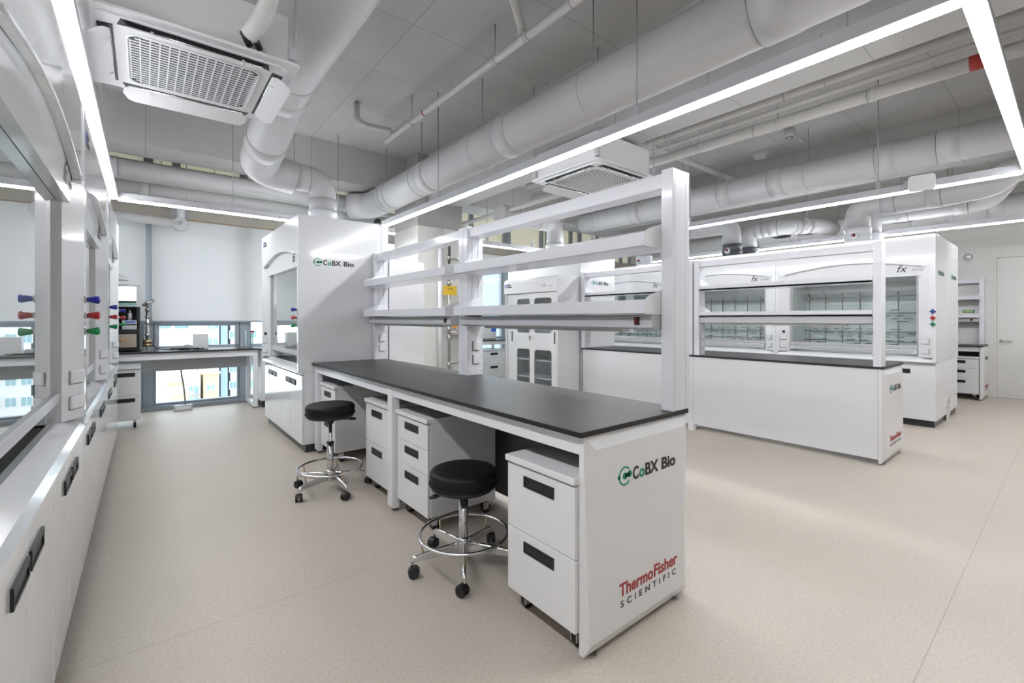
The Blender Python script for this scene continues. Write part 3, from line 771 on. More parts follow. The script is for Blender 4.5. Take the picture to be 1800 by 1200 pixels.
# ================================================================= BENCHES
def make_bench(label, loc, rz, L=3.625, D=0.765, end='right', joint=True, back='mgrey', backsteps=0.745, group=None, middle_legs=(1.8125,), end2=True, backpanels=True, logos=True):
    t = thing('lab_bench', label, 'bench', loc, rz, group)
    secs = [(0, L/2), (L/2, L)] if joint else [(0, L)]
    for a, b in secs:
        wt = part('worktop', MB().box(a+0.0008, b-0.0008, 0, D, 0.879, 0.9), 'top', t, 0.0015)
        part('worktop_edge', MB().box(a+0.0008, b-0.0008, -0.0006, 0.0004, 0.8795, 0.8985).box(a, b, D-0.0004, D+0.0006, 0.8795, 0.8985), 'topedge', wt)
    xe = -0.0006 if end == 'left' else L-0.0004
    part('worktop_edge', MB().box(xe, xe+0.001, 0, D, 0.8795, 0.8985), 'topedge', t)
    fr = MB().box(0.04, L-0.04, 0.035, 0.07, 0.80, 0.878).box(0.04, L-0.04, D-0.07, D-0.035, 0.80, 0.878)
    part('apron_rail', fr, 'white', t, 0.002)
    ex = [0.045] if end == 'right' else [L-0.045]
    for x in list(middle_legs)+ex:
        lg = MB().prism([(0.028, 0.05), (0.038, 0.024), (0.10, 0.024), (0.10, 0.05), (0.09, 0.80), (0.028, 0.80)][:0] or [(0.025, 0.04), (0.04, 0.022), (0.085, 0.022), (0.085, 0.878), (0.025, 0.878)], 'x', x-0.035, x+0.035)
        lg.box(x-0.03, x+0.03, 0.085, D-0.06, 0.78, 0.875).box(x-0.03, x+0.03, D-0.085, D-0.03, 0.022, 0.878)
        lo = part('leg_frame', lg, 'white', t, 0.004)
        ft = MB()
        for yy in (0.065, D-0.06): ft.cyl((x, yy, 0.0), (x, yy, 0.006), 0.02, 16).cyl((x, yy, 0.006), (x, yy, 0.024), 0.007, 10)
        part('levelling_foot', ft, 'steel', lo)
        part('bolt', MB().lathe((x+0.03, 0.115, 0.83), [(0.006, 0), (0.006, 0.003)], 10, 'x'), 'black', lo)
    # end panel with chamfered edges
    xs = L-0.036 if end == 'right' else 0.002
    ep = MB()
    s = 1 if end == 'right' else -1
    xin, xo = (L-0.036, L-0.012) if end == 'right' else (0.036, 0.012)
    # core slab + raised face with sloped margins
    ep.box(min(xin, xo), max(xin, xo)-0.0 if s > 0 else max(xin, xo), 0.028, D-0.003, 0.02, 0.878)
    y0, y1, z0, z1 = 0.028, D-0.003, 0.02, 0.878
    xf = xo+0.020*s
    ep.hexa([(xo, y0, z0), (xo, y1, z0), (xo, y1, z1), (xo, y0, z1), (xf, y0+0.012, z0+0.045), (xf, y1-0.05, z0+0.045), (xf, y1-0.05, z1-0.055), (xf, y0+0.05, z1-0.055)])
    epo = part('end_panel', ep, 'panel', t)
    ft = MB()
    xm = (xin+xo)/2
    for yy in (0.09, D-0.09): ft.cyl((xm, yy, 0.0), (xm, yy, 0.006), 0.02, 16).cyl((xm, yy, 0.006), (xm, yy, 0.022), 0.007, 10)
    part('levelling_foot', ft, 'steel', epo)
    if logos:
        if end == 'right':
            cobx_logo(t, (xf, 0.222, 0.683), (0, 1, 0), (0, 0, 1), 0.43)
            thermo_logo(t, (xf, 0.222, 0.190), (0, 1, 0), (0, 0, 1), 0.43)
        else:
            cobx_logo(t, (xf, D-0.20, 0.683), (0, -1, 0), (0, 0, 1), 0.43)
            thermo_logo(t, (xf, D-0.20, 0.190), (0, -1, 0), (0, 0, 1), 0.43)
    if backpanels:
        for a, b in secs:
            part('back_panel', MB().box(a+0.04 if a == 0 else a+0.002, b-0.04 if b == L else b-0.002, D-0.022, D-0.008, 0.05, 0.878), back, t, 0.001)
    return t

def make_rack(label, loc, rz, L=1.8125, light=True, sockets=True, notches=True, brackets=True, flip=False):
    """reagent rack, local frame as the bench; stands on y 0.63..0.78"""
    t = thing('reagent_rack', label, 'shelf rack', loc, rz)
    ya, yb = 0.628, 0.775
    PWd = 0.062
    for x0 in (0, L-PWd):
        po = part('post', MB().box(x0, x0+PWd, ya, yb, 0, 1.15), 'rackw', t, 0.004)
        sd = 1 if x0 == 0 else -1
        xin = x0+PWd if x0 == 0 else x0
        gr = MB()
        for yy in (ya+0.045, ya+0.10):
            gr.box(xin-0.0005, xin+0.001*sd, yy-0.003, yy+0.003, 0.53, 1.09)
        part('slot_line', gr, 'lgrey', po)
        # outer face grooves
        xo = x0 if x0 == 0 else x0+PWd
        part('groove', MB().box(xo-0.0006*sd, xo+0.0003, ya+0.018, ya+0.021, 0.002, 1.148).box(xo-0.0006*sd, xo+0.0003, yb-0.036, yb-0.033, 0.002, 1.148), 'lgrey', po)
        if sockets:
            for z in (0.085, 0.19):
                f_ = part('socket', MB().box(xin-0.001*sd, xin+0.008*sd, ya+0.045, ya+0.105, z, z+0.075), 'sgrey', t, 0.003)
                part('socket_cover', MB().box(xin+0.006*sd, xin+0.016*sd, ya+0.052, ya+0.112, z+0.006, z+0.075), 'socket', f_, 0.004)
            sb = MB()
            for z in (0.03, 0.15, 0.30):
                for yy in (ya+0.012, yb-0.014): sb.lathe((xin, yy, z), [(0.005, -0.001*sd), (0.005, 0.003*sd)], 10, 'x')
            part('screws', sb, 'lgrey', po)
    a, b = PWd+0.001, L-PWd-0.001
    part('top_beam', MB().box(a, b, ya+0.018, yb-0.018, 1.068, 1.14), 'rackw', t, 0.004)
    for z, nm in ((0.79, 'u'), (0.475, 'l')):
        sh = MB().box(a+0.004, b-0.004, 0.505, yb+0.0, z-0.012, z+0.008)
        sh.box(a+0.004, b-0.004, 0.503, 0.515, z-0.012, z+0.052)      # front lip
        sh.box(a+0.004, b-0.004, yb-0.012, yb, z-0.012, z+0.045)
        so = part('shelf', sh, 'rackw', t, 0.002)
        for x0, x1 in ((a, a+0.004), (b-0.004, b)):
            part('bracket', MB().prism([(0.505, z-0.014), (yb-0.01, z-0.014), (yb-0.01, z+0.14), (ya, z+0.10), (0.535, z+0.072), (0.505, z+0.055)], 'x', x0, x1), 'white', so, 0.001)
    if light:
        lh = MB().prism([(0.56, 0.455), (0.56, 0.395), (0.60, 0.385), (0.73, 0.385), (0.76, 0.395), (0.76, 0.46)], 'x', a+0.004, b-0.004)
        lo = part('light_housing', lh, 'lgrey', t, 0.002, label='grey lamp box under the lower shelf')
        part('light_tube', MB().prism([(0.63, 0.386), (0.637, 0.37), (0.70, 0.37), (0.707, 0.386)], 'x', a+0.22, b-0.24), 'socket', lo)
        sw = part('switch', MB().box(b-0.10, b-0.072, 0.553, 0.562, 0.408, 0.446), 'black', lo, 0.002)
        part('rocker', MB().box(b-0.096, b-0.076, 0.549, 0.556, 0.412, 0.442), 'dkred', sw)
    return t

def make_pedestal(label, loc, rz, drawers, W=0.42, D=0.52, ztop=0.715, group=None, pullx=None):
    t = thing('drawer_pedestal', label, 'drawer unit', loc, rz, group)
    part('body', MB().box(0, W, 0.022, D, 0.10, ztop-0.028), 'panel', t, 0.002)
    part('top', MB().box(-0.004, W+0.004, -0.012, D, ztop-0.028, ztop), 'panel', t, 0.004)
    z0, z1 = 0.10, ztop-0.036
    tot = sum(drawers); z = z1
    for h in drawers:
        hh = (z1-z0)*h/tot
        d_ = part('drawer', MB().box(0.003, W-0.003, 0, 0.021, z-hh+0.0015, z-0.0015), 'panel', t, 0.003)
        PL = 0.19; hx = (W-PL)/2 if pullx is None else pullx; hz = z-0.06 if hh > 0.2 else z-0.052
        hb = MB().box(hx, hx+PL, -0.004, 0.0015, hz-0.024, hz-0.018).box(hx, hx+PL, -0.004, 0.0015, hz+0.018, hz+0.024)
        hb.box(hx, hx+0.007, -0.004, 0.0015, hz-0.018, hz+0.018).box(hx+PL-0.007, hx+PL, -0.004, 0.0015, hz-0.018, hz+0.018).box(hx+0.007, hx+PL-0.007, -0.001, 0.0015, hz-0.018, hz+0.018)
        hb.box(hx+0.01, hx+PL-0.01, -0.0025, -0.001, hz-0.004, hz+0.014)
        part('drawer_pull', hb, 'black', d_, label='black recessed pull')
        z -= hh
    for x in (0.055, W-0.055):
        for y in (0.06, D-0.06):
            c = MB().cyl((x-0.012, y+0.018, 0.031), (x+0.012, y+0.018, 0.031), 0.031, 20)
            co = part('caster', c, 'black', t)
            part('caster_fork', MB().box(x-0.018, x-0.013, y-0.012, y+0.03, 0.028, 0.085).box(x+0.013, x+0.018, y-0.012, y+0.03, 0.028, 0.085).box(x-0.018, x+0.018, y-0.014, y+0.022, 0.078, 0.088).cyl((x, y, 0.086), (x, y, 0.10), 0.02, 12), 'chrome', co)
    return t

# near bench (its working side faces the left row)
BX, BY = 1.297, 4.815
make_bench('long charcoal-topped bench in the foreground with green and red lettering on its end', (BX, BY, 0), -R90)
make_rack('tall white shelf rack on the near half of the foreground bench', (BX, BY-1.8125, 0.9), -R90)
make_rack('white shelf rack on the far half of the foreground bench', (BX, BY, 0.9), -R90)
make_pedestal('two-drawer unit at the near end of the foreground bench, beside the closer stool', (BX+0.008, 1.655, 0), -R90, [1, 1], W=0.428)
make_pedestal('three-drawer unit under the foreground bench, right of its middle leg', (BX+0.06, 2.955, 0), -R90, [0.8, 0.8, 1.3], W=0.44)
make_pedestal('two-drawer unit under the foreground bench, left of its middle leg', (BX+0.06, 3.53, 0), -R90, [1, 1], W=0.44)
make_pedestal('two-drawer unit at the far end of the foreground bench, behind the farther stool', (BX+0.06, 4.72, 0), -R90, [1, 1], W=0.44)

# second island bench, we see its back panel
B2X = 5.975
make_bench('second island bench showing its long white back panel and lettered end', (B2X, 1.105, 0), R90, end='left', back='gloss', L=3.68)
make_rack('white rack on the near half of the second island bench, before the fume hoods', (B2X, 1.115, 0.9), R90)
make_rack('white rack on the far half of the second island bench', (B2X, 2.95, 0.9), R90)
t = tag(part('floor_box', MB().box(-0.03, 0.03, -0.035, 0.035, 0, 0.075), 'white', None, 0.003), 'small white floor box at the foot of the second island bench', 'box'); t.location = (5.16, 2.93, 0)

# bench along the right wall by the door
make_bench('narrow bench against the right wall beside the door', (10.63, 2.83, 0), -R90, L=1.86, D=0.765, joint=False, middle_legs=())
make_rack('white rack on the wall bench beside the door', (10.63, 2.82, 0.9), -R90)
make_pedestal('three-drawer unit under the wall bench beside the door', (10.645, 1.515, 0), -R90, [0.8, 0.8, 1.3], W=0.5)
t = thing('wall_timer', 'small black display with green digits on the wall bench rack', 'display', (11.18, 1.19, 1.445), -R90)
part('case', MB().box(-0.07, 0.07, -0.02, 0.02, 0, 0.05), 'black', t, 0.003)
part('screen', MB().box(-0.058, 0.058, -0.023, -0.02, 0.008, 0.042), 'lcd', t)

# window desk
t = thing('window_desk', 'black-topped white desk standing against the window under the wide blind', 'desk', (-0.95, 7.72, 0), 0)
L = 2.28; D = 0.70
part('worktop', MB().box(0, L, 0, D, 0.879, 0.9), 'top', t, 0.0015)
part('worktop_edge', MB().box(0, L, -0.0007, 0.0005, 0.8795, 0.8985), 'topedge', t)
part('apron_rail', MB().box(0.02, L-0.07, 0.03, 0.065, 0.79, 0.878), 'white', t, 0.002)
part('back_board', MB().box(0.02, L-0.10, 0.42, 0.435, 0.60, 0.878), 'lgrey', t)
hs = MB()
for k in range(5):
    for z in (0.725, 0.765): hs.box(1.27+k*0.055, 1.29+k*0.055, 0.4185, 0.4205, z, z+0.006)
part('cable_slots', hs, 'b_blue', t)
lg = MB().box(L-0.075, L-0.012, 0.03, 0.085, 0.022, 0.878).box(L-0.075, L-0.012, D-0.09, D-0.03, 0.022, 0.878).box(L-0.072, L-0.015, 0.085, D-0.09, 0.022, 0.075).box(L-0.03, L-0.012, 0.085, D-0.09, 0.6, 0.878)
part('leg_frame', lg, 'white', t, 0.004)
lg = MB().box(0.012, 0.075, 0.03, 0.085, 0.022, 0.878).box(0.012, 0.075, D-0.09, D-0.03, 0.022, 0.878).box(0.015, 0.072, 0.085, D-0.09, 0.022, 0.075)
part('leg_frame', lg, 'white', t, 0.004)
ft = MB()
for x in (0.044, L-0.044):
    for y in (0.06, D-0.06): ft.cyl((x, y, 0), (x, y, 0.006), 0.02, 14).cyl((x, y, 0.006), (x, y, 0.024), 0.007, 8)
part('levelling_foot', ft, 'steel', t)
make_pedestal('two-drawer white unit on chrome casters at the end of the left hood row', (-0.51, 7.22, 0), 0, [1, 1], W=0.46, D=0.5, ztop=0.755, pullx=0.22)
# low cabinet beyond the corner hood
t = thing('low_cabinet', 'white cabinet with dark plinth just right of the window desk', 'cabinet', (1.36, 7.72, 0), 0)
part('body', MB().box(0, 1.1, 0, 0.6, 0.10, 0.87), 'white', t, 0.003)
part('plinth', MB().box(0.02, 1.08, 0.03, 0.58, 0, 0.10), 'plinth', t)
part('worktop', MB().box(-0.01, 1.11, -0.02, 0.62, 0.87, 0.89), 'topedge', t, 0.002)
for i in range(2):
    d_ = part('door', MB().box(0.004+i*0.548, 0.546+i*0.548, -0.018, -0.001, 0.105, 0.865), 'gloss', t, 0.002)
    part('door_pull', MB().box(0.22+i*0.548, 0.34+i*0.548, -0.023, -0.017, 0.76, 0.795), 'black', d_)
# glass tank at the end of the desk
t = thing('glass_tank', 'small glass tank with a red corner clip at the right end of the window desk', 'tank', (1.19, 7.93, 0.9), 0)
gw = MB().box(0, 0.004, 0, 0.3, 0, 0.26).box(0.10, 0.104, 0, 0.3, 0, 0.26).box(0.004, 0.10, 0, 0.004, 0, 0.26).box(0.004, 0.10, 0.296, 0.3, 0, 0.26)
part('glass_wall', gw, 'wglass', t)
part('corner_clip', MB().box(0.06, 0.11, -0.006, 0.01, 0.235, 0.262), 'red', t)
part('edge_strip', MB().box(0.058, 0.063, -0.003, 0.002, 0, 0.26), 'slot', t)

# far desk right of the column, with its unit
t = thing('corner_desk', 'black-topped desk by the bright window left of the sliding door cabinet', 'desk', (4.9, 7.72, 0), 0)
part('worktop', MB().box(0, 1.30, 0, 0.70, 0.879, 0.9), 'top', t, 0.0015)
part('worktop_edge', MB().box(0, 1.30, -0.0007, 0.0005, 0.8795, 0.8985), 'topedge', t)
part('apron_rail', MB().box(0.0, 1.24, 0.03, 0.06, 0.80, 0.878), 'white', t, 0.002)
part('leg_frame', MB().box(1.22, 1.285, 0.03, 0.085, 0.02, 0.878).box(1.22, 1.285, 0.6, 0.66, 0.02, 0.878).box(1.225, 1.28, 0.085, 0.6, 0.02, 0.07), 'white', t, 0.003)
part('leg_frame', MB().box(0.015, 0.08, 0.03, 0.085, 0.02, 0.878).box(0.015, 0.08, 0.6, 0.66, 0.02, 0.878).box(0.02, 0.075, 0.085, 0.6, 0.02, 0.07), 'white', t, 0.003)
ft = MB()
for x in (0.048, 1.252):
    for y in (0.06, 0.63): ft.cyl((x, y, 0), (x, y, 0.022), 0.018, 12)
part('levelling_foot', ft, 'black', t)
make_pedestal('two-drawer unit under the desk left of the sliding door cabinet', (5.46, 7.76, 0), 0, [1, 1], W=0.60, D=0.52, ztop=0.70)
t = thing('benchtop_analyser', 'white benchtop machine with a bright blue label beyond the near rack', 'machine', (5.45, 7.85, 0.9), 0)
part('body', MB().prism([(0, 0.02), (0.02, 0), (0.42, 0), (0.44, 0.02), (0.44, 0.40), (0.40, 0.46), (0.03, 0.46), (0, 0.42)], 'y', 0, 0.40), 'acw', t, 0.008)
part('base', MB().box(0.03, 0.41, -0.02, 0.38, 0.0, 0.03), 'beige', t)
part('label_plate', MB().box(0.30, 0.43, -0.003, 0.002, 0.17, 0.32), 'bluelabel', t, label='bright blue label')
text('label_print', 'SERVICE', t, (0.315, -0.003, 0.27), (1, 0, 0), (0, 0, 1), 0.03, 'b_white', width=0.10)

# ================================================================= SLIDING DOOR CABINET
t = thing('sliding_door_cabinet', 'tall white cabinet with two sliding doors and rounded smoked windows', 'cabinet', (4.716, 6.06, 0), -R90)
W, D, HH = 1.25, 0.485, 2.0
bd = MB().box(0, 0.03, 0.02, D, 0.0, 1.93).box(W-0.03, W, 0.02, D, 0, 1.93).box(0.03, W-0.03, D-0.02, D, 0, 1.93).box(0.03, W-0.03, 0.02, D-0.02, 0, 0.10).box(0.03, W-0.03, 0.02, D-0.02, 1.75, 1.79)
part('body', bd, 'gloss', t, 0.002)
hd = MB().prism([(-0.012, 1.755), (-0.012, 1.93), (0.0, 1.972), (0.03, 1.99), (0.07, 2.0), (D, 2.0), (D, 1.93), (0.02, 1.93), (0.02, 1.755)], 'x', 0, W)
part('header', hd, 'gloss', t, 0.003)
fisher_logo(t, (0.02, -0.013, 1.885), (1, 0, 0), (0, 0, 1), 1.15)
text('series_lettering', 'SLR', t, (0.93, -0.013, 1.83), (1, 0, 0), (0, 0, 1), 0.06, 'greyink', shear=0.1, width=0.10)
text('series_lettering', 'series', t, (1.08, -0.013, 1.83), (1, 0, 0), (0, 0, 1), 0.03, 'greyink', shear=0.3, width=0.08)
def window_door(x0, x1, y, wins, hx, nm):
    dm = MB(); z0, z1 = 0.10, 1.745; th = 0.018
    # frame pieces around two rounded windows
    wa, wb = wins
    segs = 6; r = 0.05
    zs = [(0.20, 0.86), (1.12, 1.665)]
    dm.box(x0, wa, y, y+th, z0, z1).box(wb, x1, y, y+th, z0, z1)
    dm.box(wa, wb, y, y+th, z0, zs[0][0]).box(wa, wb, y, y+th, zs[0][1], zs[1][0]).box(wa, wb, y, y+th, zs[1][1], z1)
    for za, zb in zs:
        for cx, cz, sx_, sz_ in ((wa, za, 1, 1), (wb, za, -1, 1), (wa, zb, 1, -1), (wb, zb, -1, -1)):
            pts = [(cx, cz)]
            for i in range(segs+1):
                a = math.radians(90*i/segs)
                pts.append((cx+sx_*(r-r*math.sin(a)), cz+sz_*(r-r*math.cos(a))))
            # fan corner pieces
            for i in range(1, len(pts)-1):
                dm.prism([pts[0], pts[i], pts[i+1]], 'y', y, y+th)
    d_ = part('sliding_door', dm, 'gloss', t)
    for za, zb in zs:
        part('window_pane', MB().box(wa-0.01, wb+0.01, y+th, y+th+0.004, za-0.01, zb+0.01), 'cabglass', d_, label='smoked glass window')
    part('door_pull', MB().box(hx-0.012, hx+0.012, y-0.003, y+0.002, 0.97, 1.14), 'black', d_, label='black vertical pull')
window_door(0.035, 0.66, 0.045, (0.275, 0.615), 0.15, 'l')
window_door(0.62, W-0.035, 0.022, (0.725, 1.12), 1.185, 'r')
for z in (0.40, 0.68, 1.0, 1.38):
    part('shelf', MB().box(0.035, W-0.035, 0.09, D-0.03, z, z+0.018), 'white', t, 0.002)
k = part('lock', MB().cyl((0.64, 0.022, 1.06), (0.64, 0.012, 1.06), 0.012, 16), 'chrome', t)
part('key', MB().box(0.637, 0.643, -0.004, 0.012, 1.0, 1.06).cyl((0.64, -0.006, 1.06), (0.64, 0.0, 1.06), 0.015, 12), 'steel', k)

# white cabinet against the back of the corner hood
t = thing('tall_cabinet', 'tall plain white cabinet standing behind the rack at the far end of the bench', 'cabinet', (2.57, 4.84, 0), R90)
part('body', MB().box(0, 1.25, 0.02, 0.44, 0.05, 2.0), 'gloss', t, 0.004)
part('plinth', MB().box(0.01, 1.24, 0.03, 0.43, 0, 0.05), 'plinth', t)
for i in range(2):
    d_ = part('door', MB().box(0.004+i*0.622, 0.620+i*0.622, 0.0, 0.019, 0.06, 1.99), 'gloss', t, 0.002)
    part('door_pull', MB().box(0.56+i*0.11, 0.58+i*0.11, -0.004, 0.002, 0.97, 1.14), 'black', d_)

# ================================================================= STOOLS
def make_stool(label, loc, rz, seat_z, lever_a):
    t = thing('lab_stool', label, 'stool', loc, rz)
    pr = [(0.02, -0.115), (0.12, -0.113), (0.165, -0.106), (0.176, -0.095), (0.179, -0.082)]
    part('seat_shell', MB().lathe((0, 0, seat_z), pr, 48), 'black', t)
    pr = [(0.172, -0.084), (0.1815, -0.08), (0.183, -0.074), (0.181, -0.068), (0.182, -0.05), (0.183, -0.03), (0.180, -0.018), (0.172, -0.008), (0.158, -0.003), (0.12, 0.0), (0.001, 0.002)]
    so = part('seat_cushion', MB().lathe((0, 0, seat_z), pr, 48), 'vinyl', t)
    pipe_ = [(0.184*math.cos(a), 0.184*math.sin(a), seat_z-0.073) for a in [2*PI*i/48 for i in range(48)]]
    part('piping', MB().tube(pipe_, 0.0035, 6, closed=True), 'vinyl', so)
    part('mount', MB().lathe((0, 0, seat_z-0.16), [(0.022, 0), (0.03, 0.012), (0.035, 0.025), (0.06, 0.042), (0.10, 0.049)], 24), 'black', t)
    la = lever_a
    lv = MB().tube([(0.02*math.cos(la), 0.02*math.sin(la), seat_z-0.13), (0.15*math.cos(la), 0.15*math.sin(la), seat_z-0.125)], 0.004, 8)
    lv.tube([(0.14*math.cos(la), 0.14*math.sin(la), seat_z-0.125), (0.165*math.cos(la), 0.165*math.sin(la), seat_z-0.124), (0.195*math.cos(la), 0.195*math.sin(la), seat_z-0.124)], [0.006, 0.012, 0.008], 10)
    part('height_lever', lv, 'black', t)
    part('gas_lift', MB().cyl((0, 0, 0.12), (0, 0, seat_z-0.14), 0.0145, 20), 'chrome', t)
    part('column_tube', MB().cyl((0, 0, 0.10), (0, 0, 0.365), 0.0255, 28), 'chrome', t)
    part('column_collar', MB().lathe((0, 0, 0.362), [(0.028, 0), (0.028, 0.012), (0.024, 0.016), (0.018, 0.018)], 24), 'black', t)
    part('hub', MB().lathe((0, 0, 0.065), [(0.022, 0), (0.034, 0.006), (0.034, 0.075), (0.029, 0.085), (0.027, 0.09)], 28), 'chrome', t)
    # foot ring
    ring = [(0.237*math.cos(2*PI*i/64), 0.237*math.sin(2*PI*i/64), 0.178) for i in range(64)]
    part('foot_ring', MB().tube(ring, 0.0095, 12, closed=True), 'chrome', t)
    for i in range(5):
        a = 2*PI*i/5; c, s = math.cos(a), math.sin(a)
        pth = [Vector((0.028*c, 0.028*s, 0.125)), Vector((0.13*c, 0.13*s, 0.118)), Vector((0.235*c, 0.235*s, 0.106)), Vector((0.272*c, 0.272*s, 0.098)), Vector((0.283*c, 0.283*s, 0.078))]
        lg = MB()
        nrm = Vector((-s, c, 0))
        # tapered box-section arm
        for k2 in range(2):
            p, q = (pth[0], pth[2]) if k2 == 0 else (pth[2], pth[3])
            h0, h1 = (0.042, 0.026) if k2 == 0 else (0.026, 0.018)
            w0 = 0.011
            lg.hexa([tuple(p-nrm*w0-Vector((0, 0, h0))), tuple(q-nrm*w0-Vector((0, 0, h1))), tuple(q+nrm*w0-Vector((0, 0, h1))), tuple(p+nrm*w0-Vector((0, 0, h0))),
                     tuple(p-nrm*w0), tuple(q-nrm*w0), tuple(q+nrm*w0), tuple(p+nrm*w0)])
        lg.tube([tuple(v) for v in bend(pth, 0.03)], 0.0115, 12)
        lo = part('leg', lg, 'chrome', t)
        sp = MB().cyl((0.222*c, 0.222*s, 0.108), (0.230*c, 0.230*s, 0.172), 0.005, 8)
        part('ring_support', sp, 'brass', lo)
        # twin-wheel caster, swivelled
        ca = a+0.7+i*1.1; dx, dy = math.cos(ca), math.sin(ca); cx, cy = 0.283*c, 0.283*s
        wx, wy = cx+dx*0.012, cy+dy*0.012
        px_, py_ = -dy, dx
        wh = MB()
        for sgn in (-1, 1):
            a0 = (wx+px_*sgn*0.006, wy+py_*sgn*0.006, 0.0265); a1 = (wx+px_*sgn*0.024, wy+py_*sgn*0.024, 0.0265)
            wh.cyl(a0, a1, 0.0265, 24)
        wo = part('caster', wh, 'black', lo, 0.002)
        hd_ = MB()
        for k3 in range(8):
            t0 = math.radians(10+k3*20); t1 = math.radians(30+k3*20)
            R_ = 0.031
            p0 = Vector((wx+dx*R_*math.cos(t0), wy+dy*R_*math.cos(t0), 0.0265+R_*math.sin(t0)))
            p1 = Vector((wx+dx*R_*math.cos(t1), wy+dy*R_*math.cos(t1), 0.0265+R_*math.sin(t1)))
            n_ = Vector((px_, py_, 0))*0.019; q0 = p0-(Vector((wx, wy, 0.0265))-p0)*-0.12; q1 = p1-(Vector((wx, wy, 0.0265))-p1)*-0.12
            hd_.hexa([tuple(q0-n_), tuple(q1-n_), tuple(q1+n_), tuple(q0+n_), tuple(p0-n_), tuple(p1-n_), tuple(p1+n_), tuple(p0+n_)])
        part('caster_hood', hd_, 'black', wo)
        part('caster_stem', MB().cyl((cx, cy, 0.055), (cx, cy, 0.085), 0.006, 10), 'chrome', wo)
    return t
make_stool('low black round stool with chrome base in front of the nearest drawer unit', (1.345, 2.09, 0), math.radians(22), 0.53, math.radians(150))
make_stool('raised black round stool with chrome base at the far end of the bench', (1.13, 3.68, 0), math.radians(-12), 0.675, math.radians(-20))

# ================================================================= CEILING CASSETTES
def make_cassette(label, cx, cy, z, flaps=(0, 1, 2, 3), pipe=True):
    t = thing('ceiling_cassette', label, 'air conditioner', (cx, cy, z), 0)
    h = 0.475
    pn = MB().prism(rrect(-h, h, -h, h, 0.03), 'z', 0.012, 0.03)
    pn.prism(rrect(-0.425, 0.425, -0.425, 0.425, 0.05), 'z', 0.0, 0.014)
    part('panel', pn, 'acw', t, 0.004)
    part('body', MB().box(-0.42, 0.42, -0.42, 0.42, 0.03, 0.31), 'acw', t, 0.006)
    # return grille: raised octagonal field with rods
    oc = rrect(-0.295, 0.295, -0.295, 0.295, 0.06, 3)
    go = part('return_grille', MB().prism(oc, 'z', -0.002, 0.004), 'slot', t, label='dark return grille field')
    gb = MB()
    n_ = 19
    for i in range(n_+1):
        u = -0.29+0.58*i/n_
        e = 0.295-max(0, abs(u)-0.235)
        gb.box(-e, e, u-0.0055, u+0.0055, -0.005, -0.001)
    for i in range(15):
        u = -0.289+0.578*i/14
        e = 0.295-max(0, abs(u)-0.235)
        gb.box(u-0.003, u+0.003, -e, e, -0.006, -0.002)
    part('grille_bars', gb, 'acw', go)
    part('grille_frame', MB().tube([(x*1.02, y*1.02, -0.003) for x, y in oc], 0.006, 6, closed=True), 'acw', go)
    for q in range(4):
        a = q*R90; c, s = math.cos(a), math.sin(a)
        def RT(x, y, z_): return (x*c-y*s, x*s+y*c, z_)
        sl = MB(); P = [(-0.335, 0.352), (0.335, 0.352), (0.32, 0.412), (-0.32, 0.412)]
        sl.hexa([RT(x, y, -0.003) for x, y in P]+[RT(x, y, 0.006) for x, y in P])
        so = part('air_slot', sl, 'black', t)
        lv = MB(); 
        # opened flap: hinged at the inner edge, hanging down and outwards
        y0_, y1_, z0_, z1_ = 0.345, 0.415, -0.010, -0.060
        ol = [(-0.30, 0.365, -0.012), (0.30, 0.365, -0.012), (0.33, 0.385, -0.024), (0.335, 0.415, -0.040), (0.31, 0.455, -0.058), (0.28, 0.468, -0.062), (-0.28, 0.468, -0.062), (-0.31, 0.455, -0.058), (-0.335, 0.415, -0.040), (-0.33, 0.385, -0.024)]
        n0 = len(lv.v); kk_ = len(ol)
        lv.v += [RT(*p) for p in ol]+[RT(x, y, z_+0.005) for x, y, z_ in ol]
        lv.f.append([n0+i_ for i_ in range(kk_)][::-1]); lv.f.append([n0+kk_+i_ for i_ in range(kk_)]); lv.sm += [False, False]
        for i_ in range(kk_):
            j_ = (i_+1) % kk_; lv.f.append([n0+i_, n0+j_, n0+kk_+j_, n0+kk_+i_]); lv.sm.append(False)
        for e_ in (-0.2, 0.2):
            lv.hexa([RT(e_-0.006, 0.37, -0.026), RT(e_+0.006, 0.37, -0.026), RT(e_+0.006, 0.385, -0.034), RT(e_-0.006, 0.385, -0.034), RT(e_-0.006, 0.37, 0.0), RT(e_+0.006, 0.37, 0.0), RT(e_+0.006, 0.385, 0.0), RT(e_-0.006, 0.385, 0.0)])
        part('flap', lv, 'acw', so, 0.002)
        part('guide_vane', MB().tube([RT(-0.30, 0.368, -0.005), RT(0.30, 0.368, -0.005)], 0.007, 10), 'chrome', so)
        br = MB().box(*(sorted([RT(0.44, 0.44, 0)[0]-0.02, RT(0.44, 0.44, 0)[0]+0.02])), *(sorted([RT(0.44, 0.44, 0)[1]-0.02, RT(0.44, 0.44, 0)[1]+0.02])), 0.05, 0.12)
        bo = part('mount_bracket', br, 'lgrey', t)
        rx_, ry_, _ = RT(0.45, 0.45, 0)
        part('hanger_rod', MB().cyl((rx_, ry_, 0.1), (rx_, ry_, ZC-z), 0.006, 8), 'zinc', bo)
    return t
ac = make_cassette('large ceiling cassette air conditioner beside the wrapped white pipe', 0.225, 3.295, 2.78)
part('refrigerant_pipe', MB().tube(bend([(0.27, -0.44, 0.06), (0.23, -0.50, 0.09)], 0.01), 0.018, 10).tube(bend([(0.22, -0.44, 0.06), (0.18, -0.50, 0.09)], 0.01), 0.018, 10), 'black', ac)
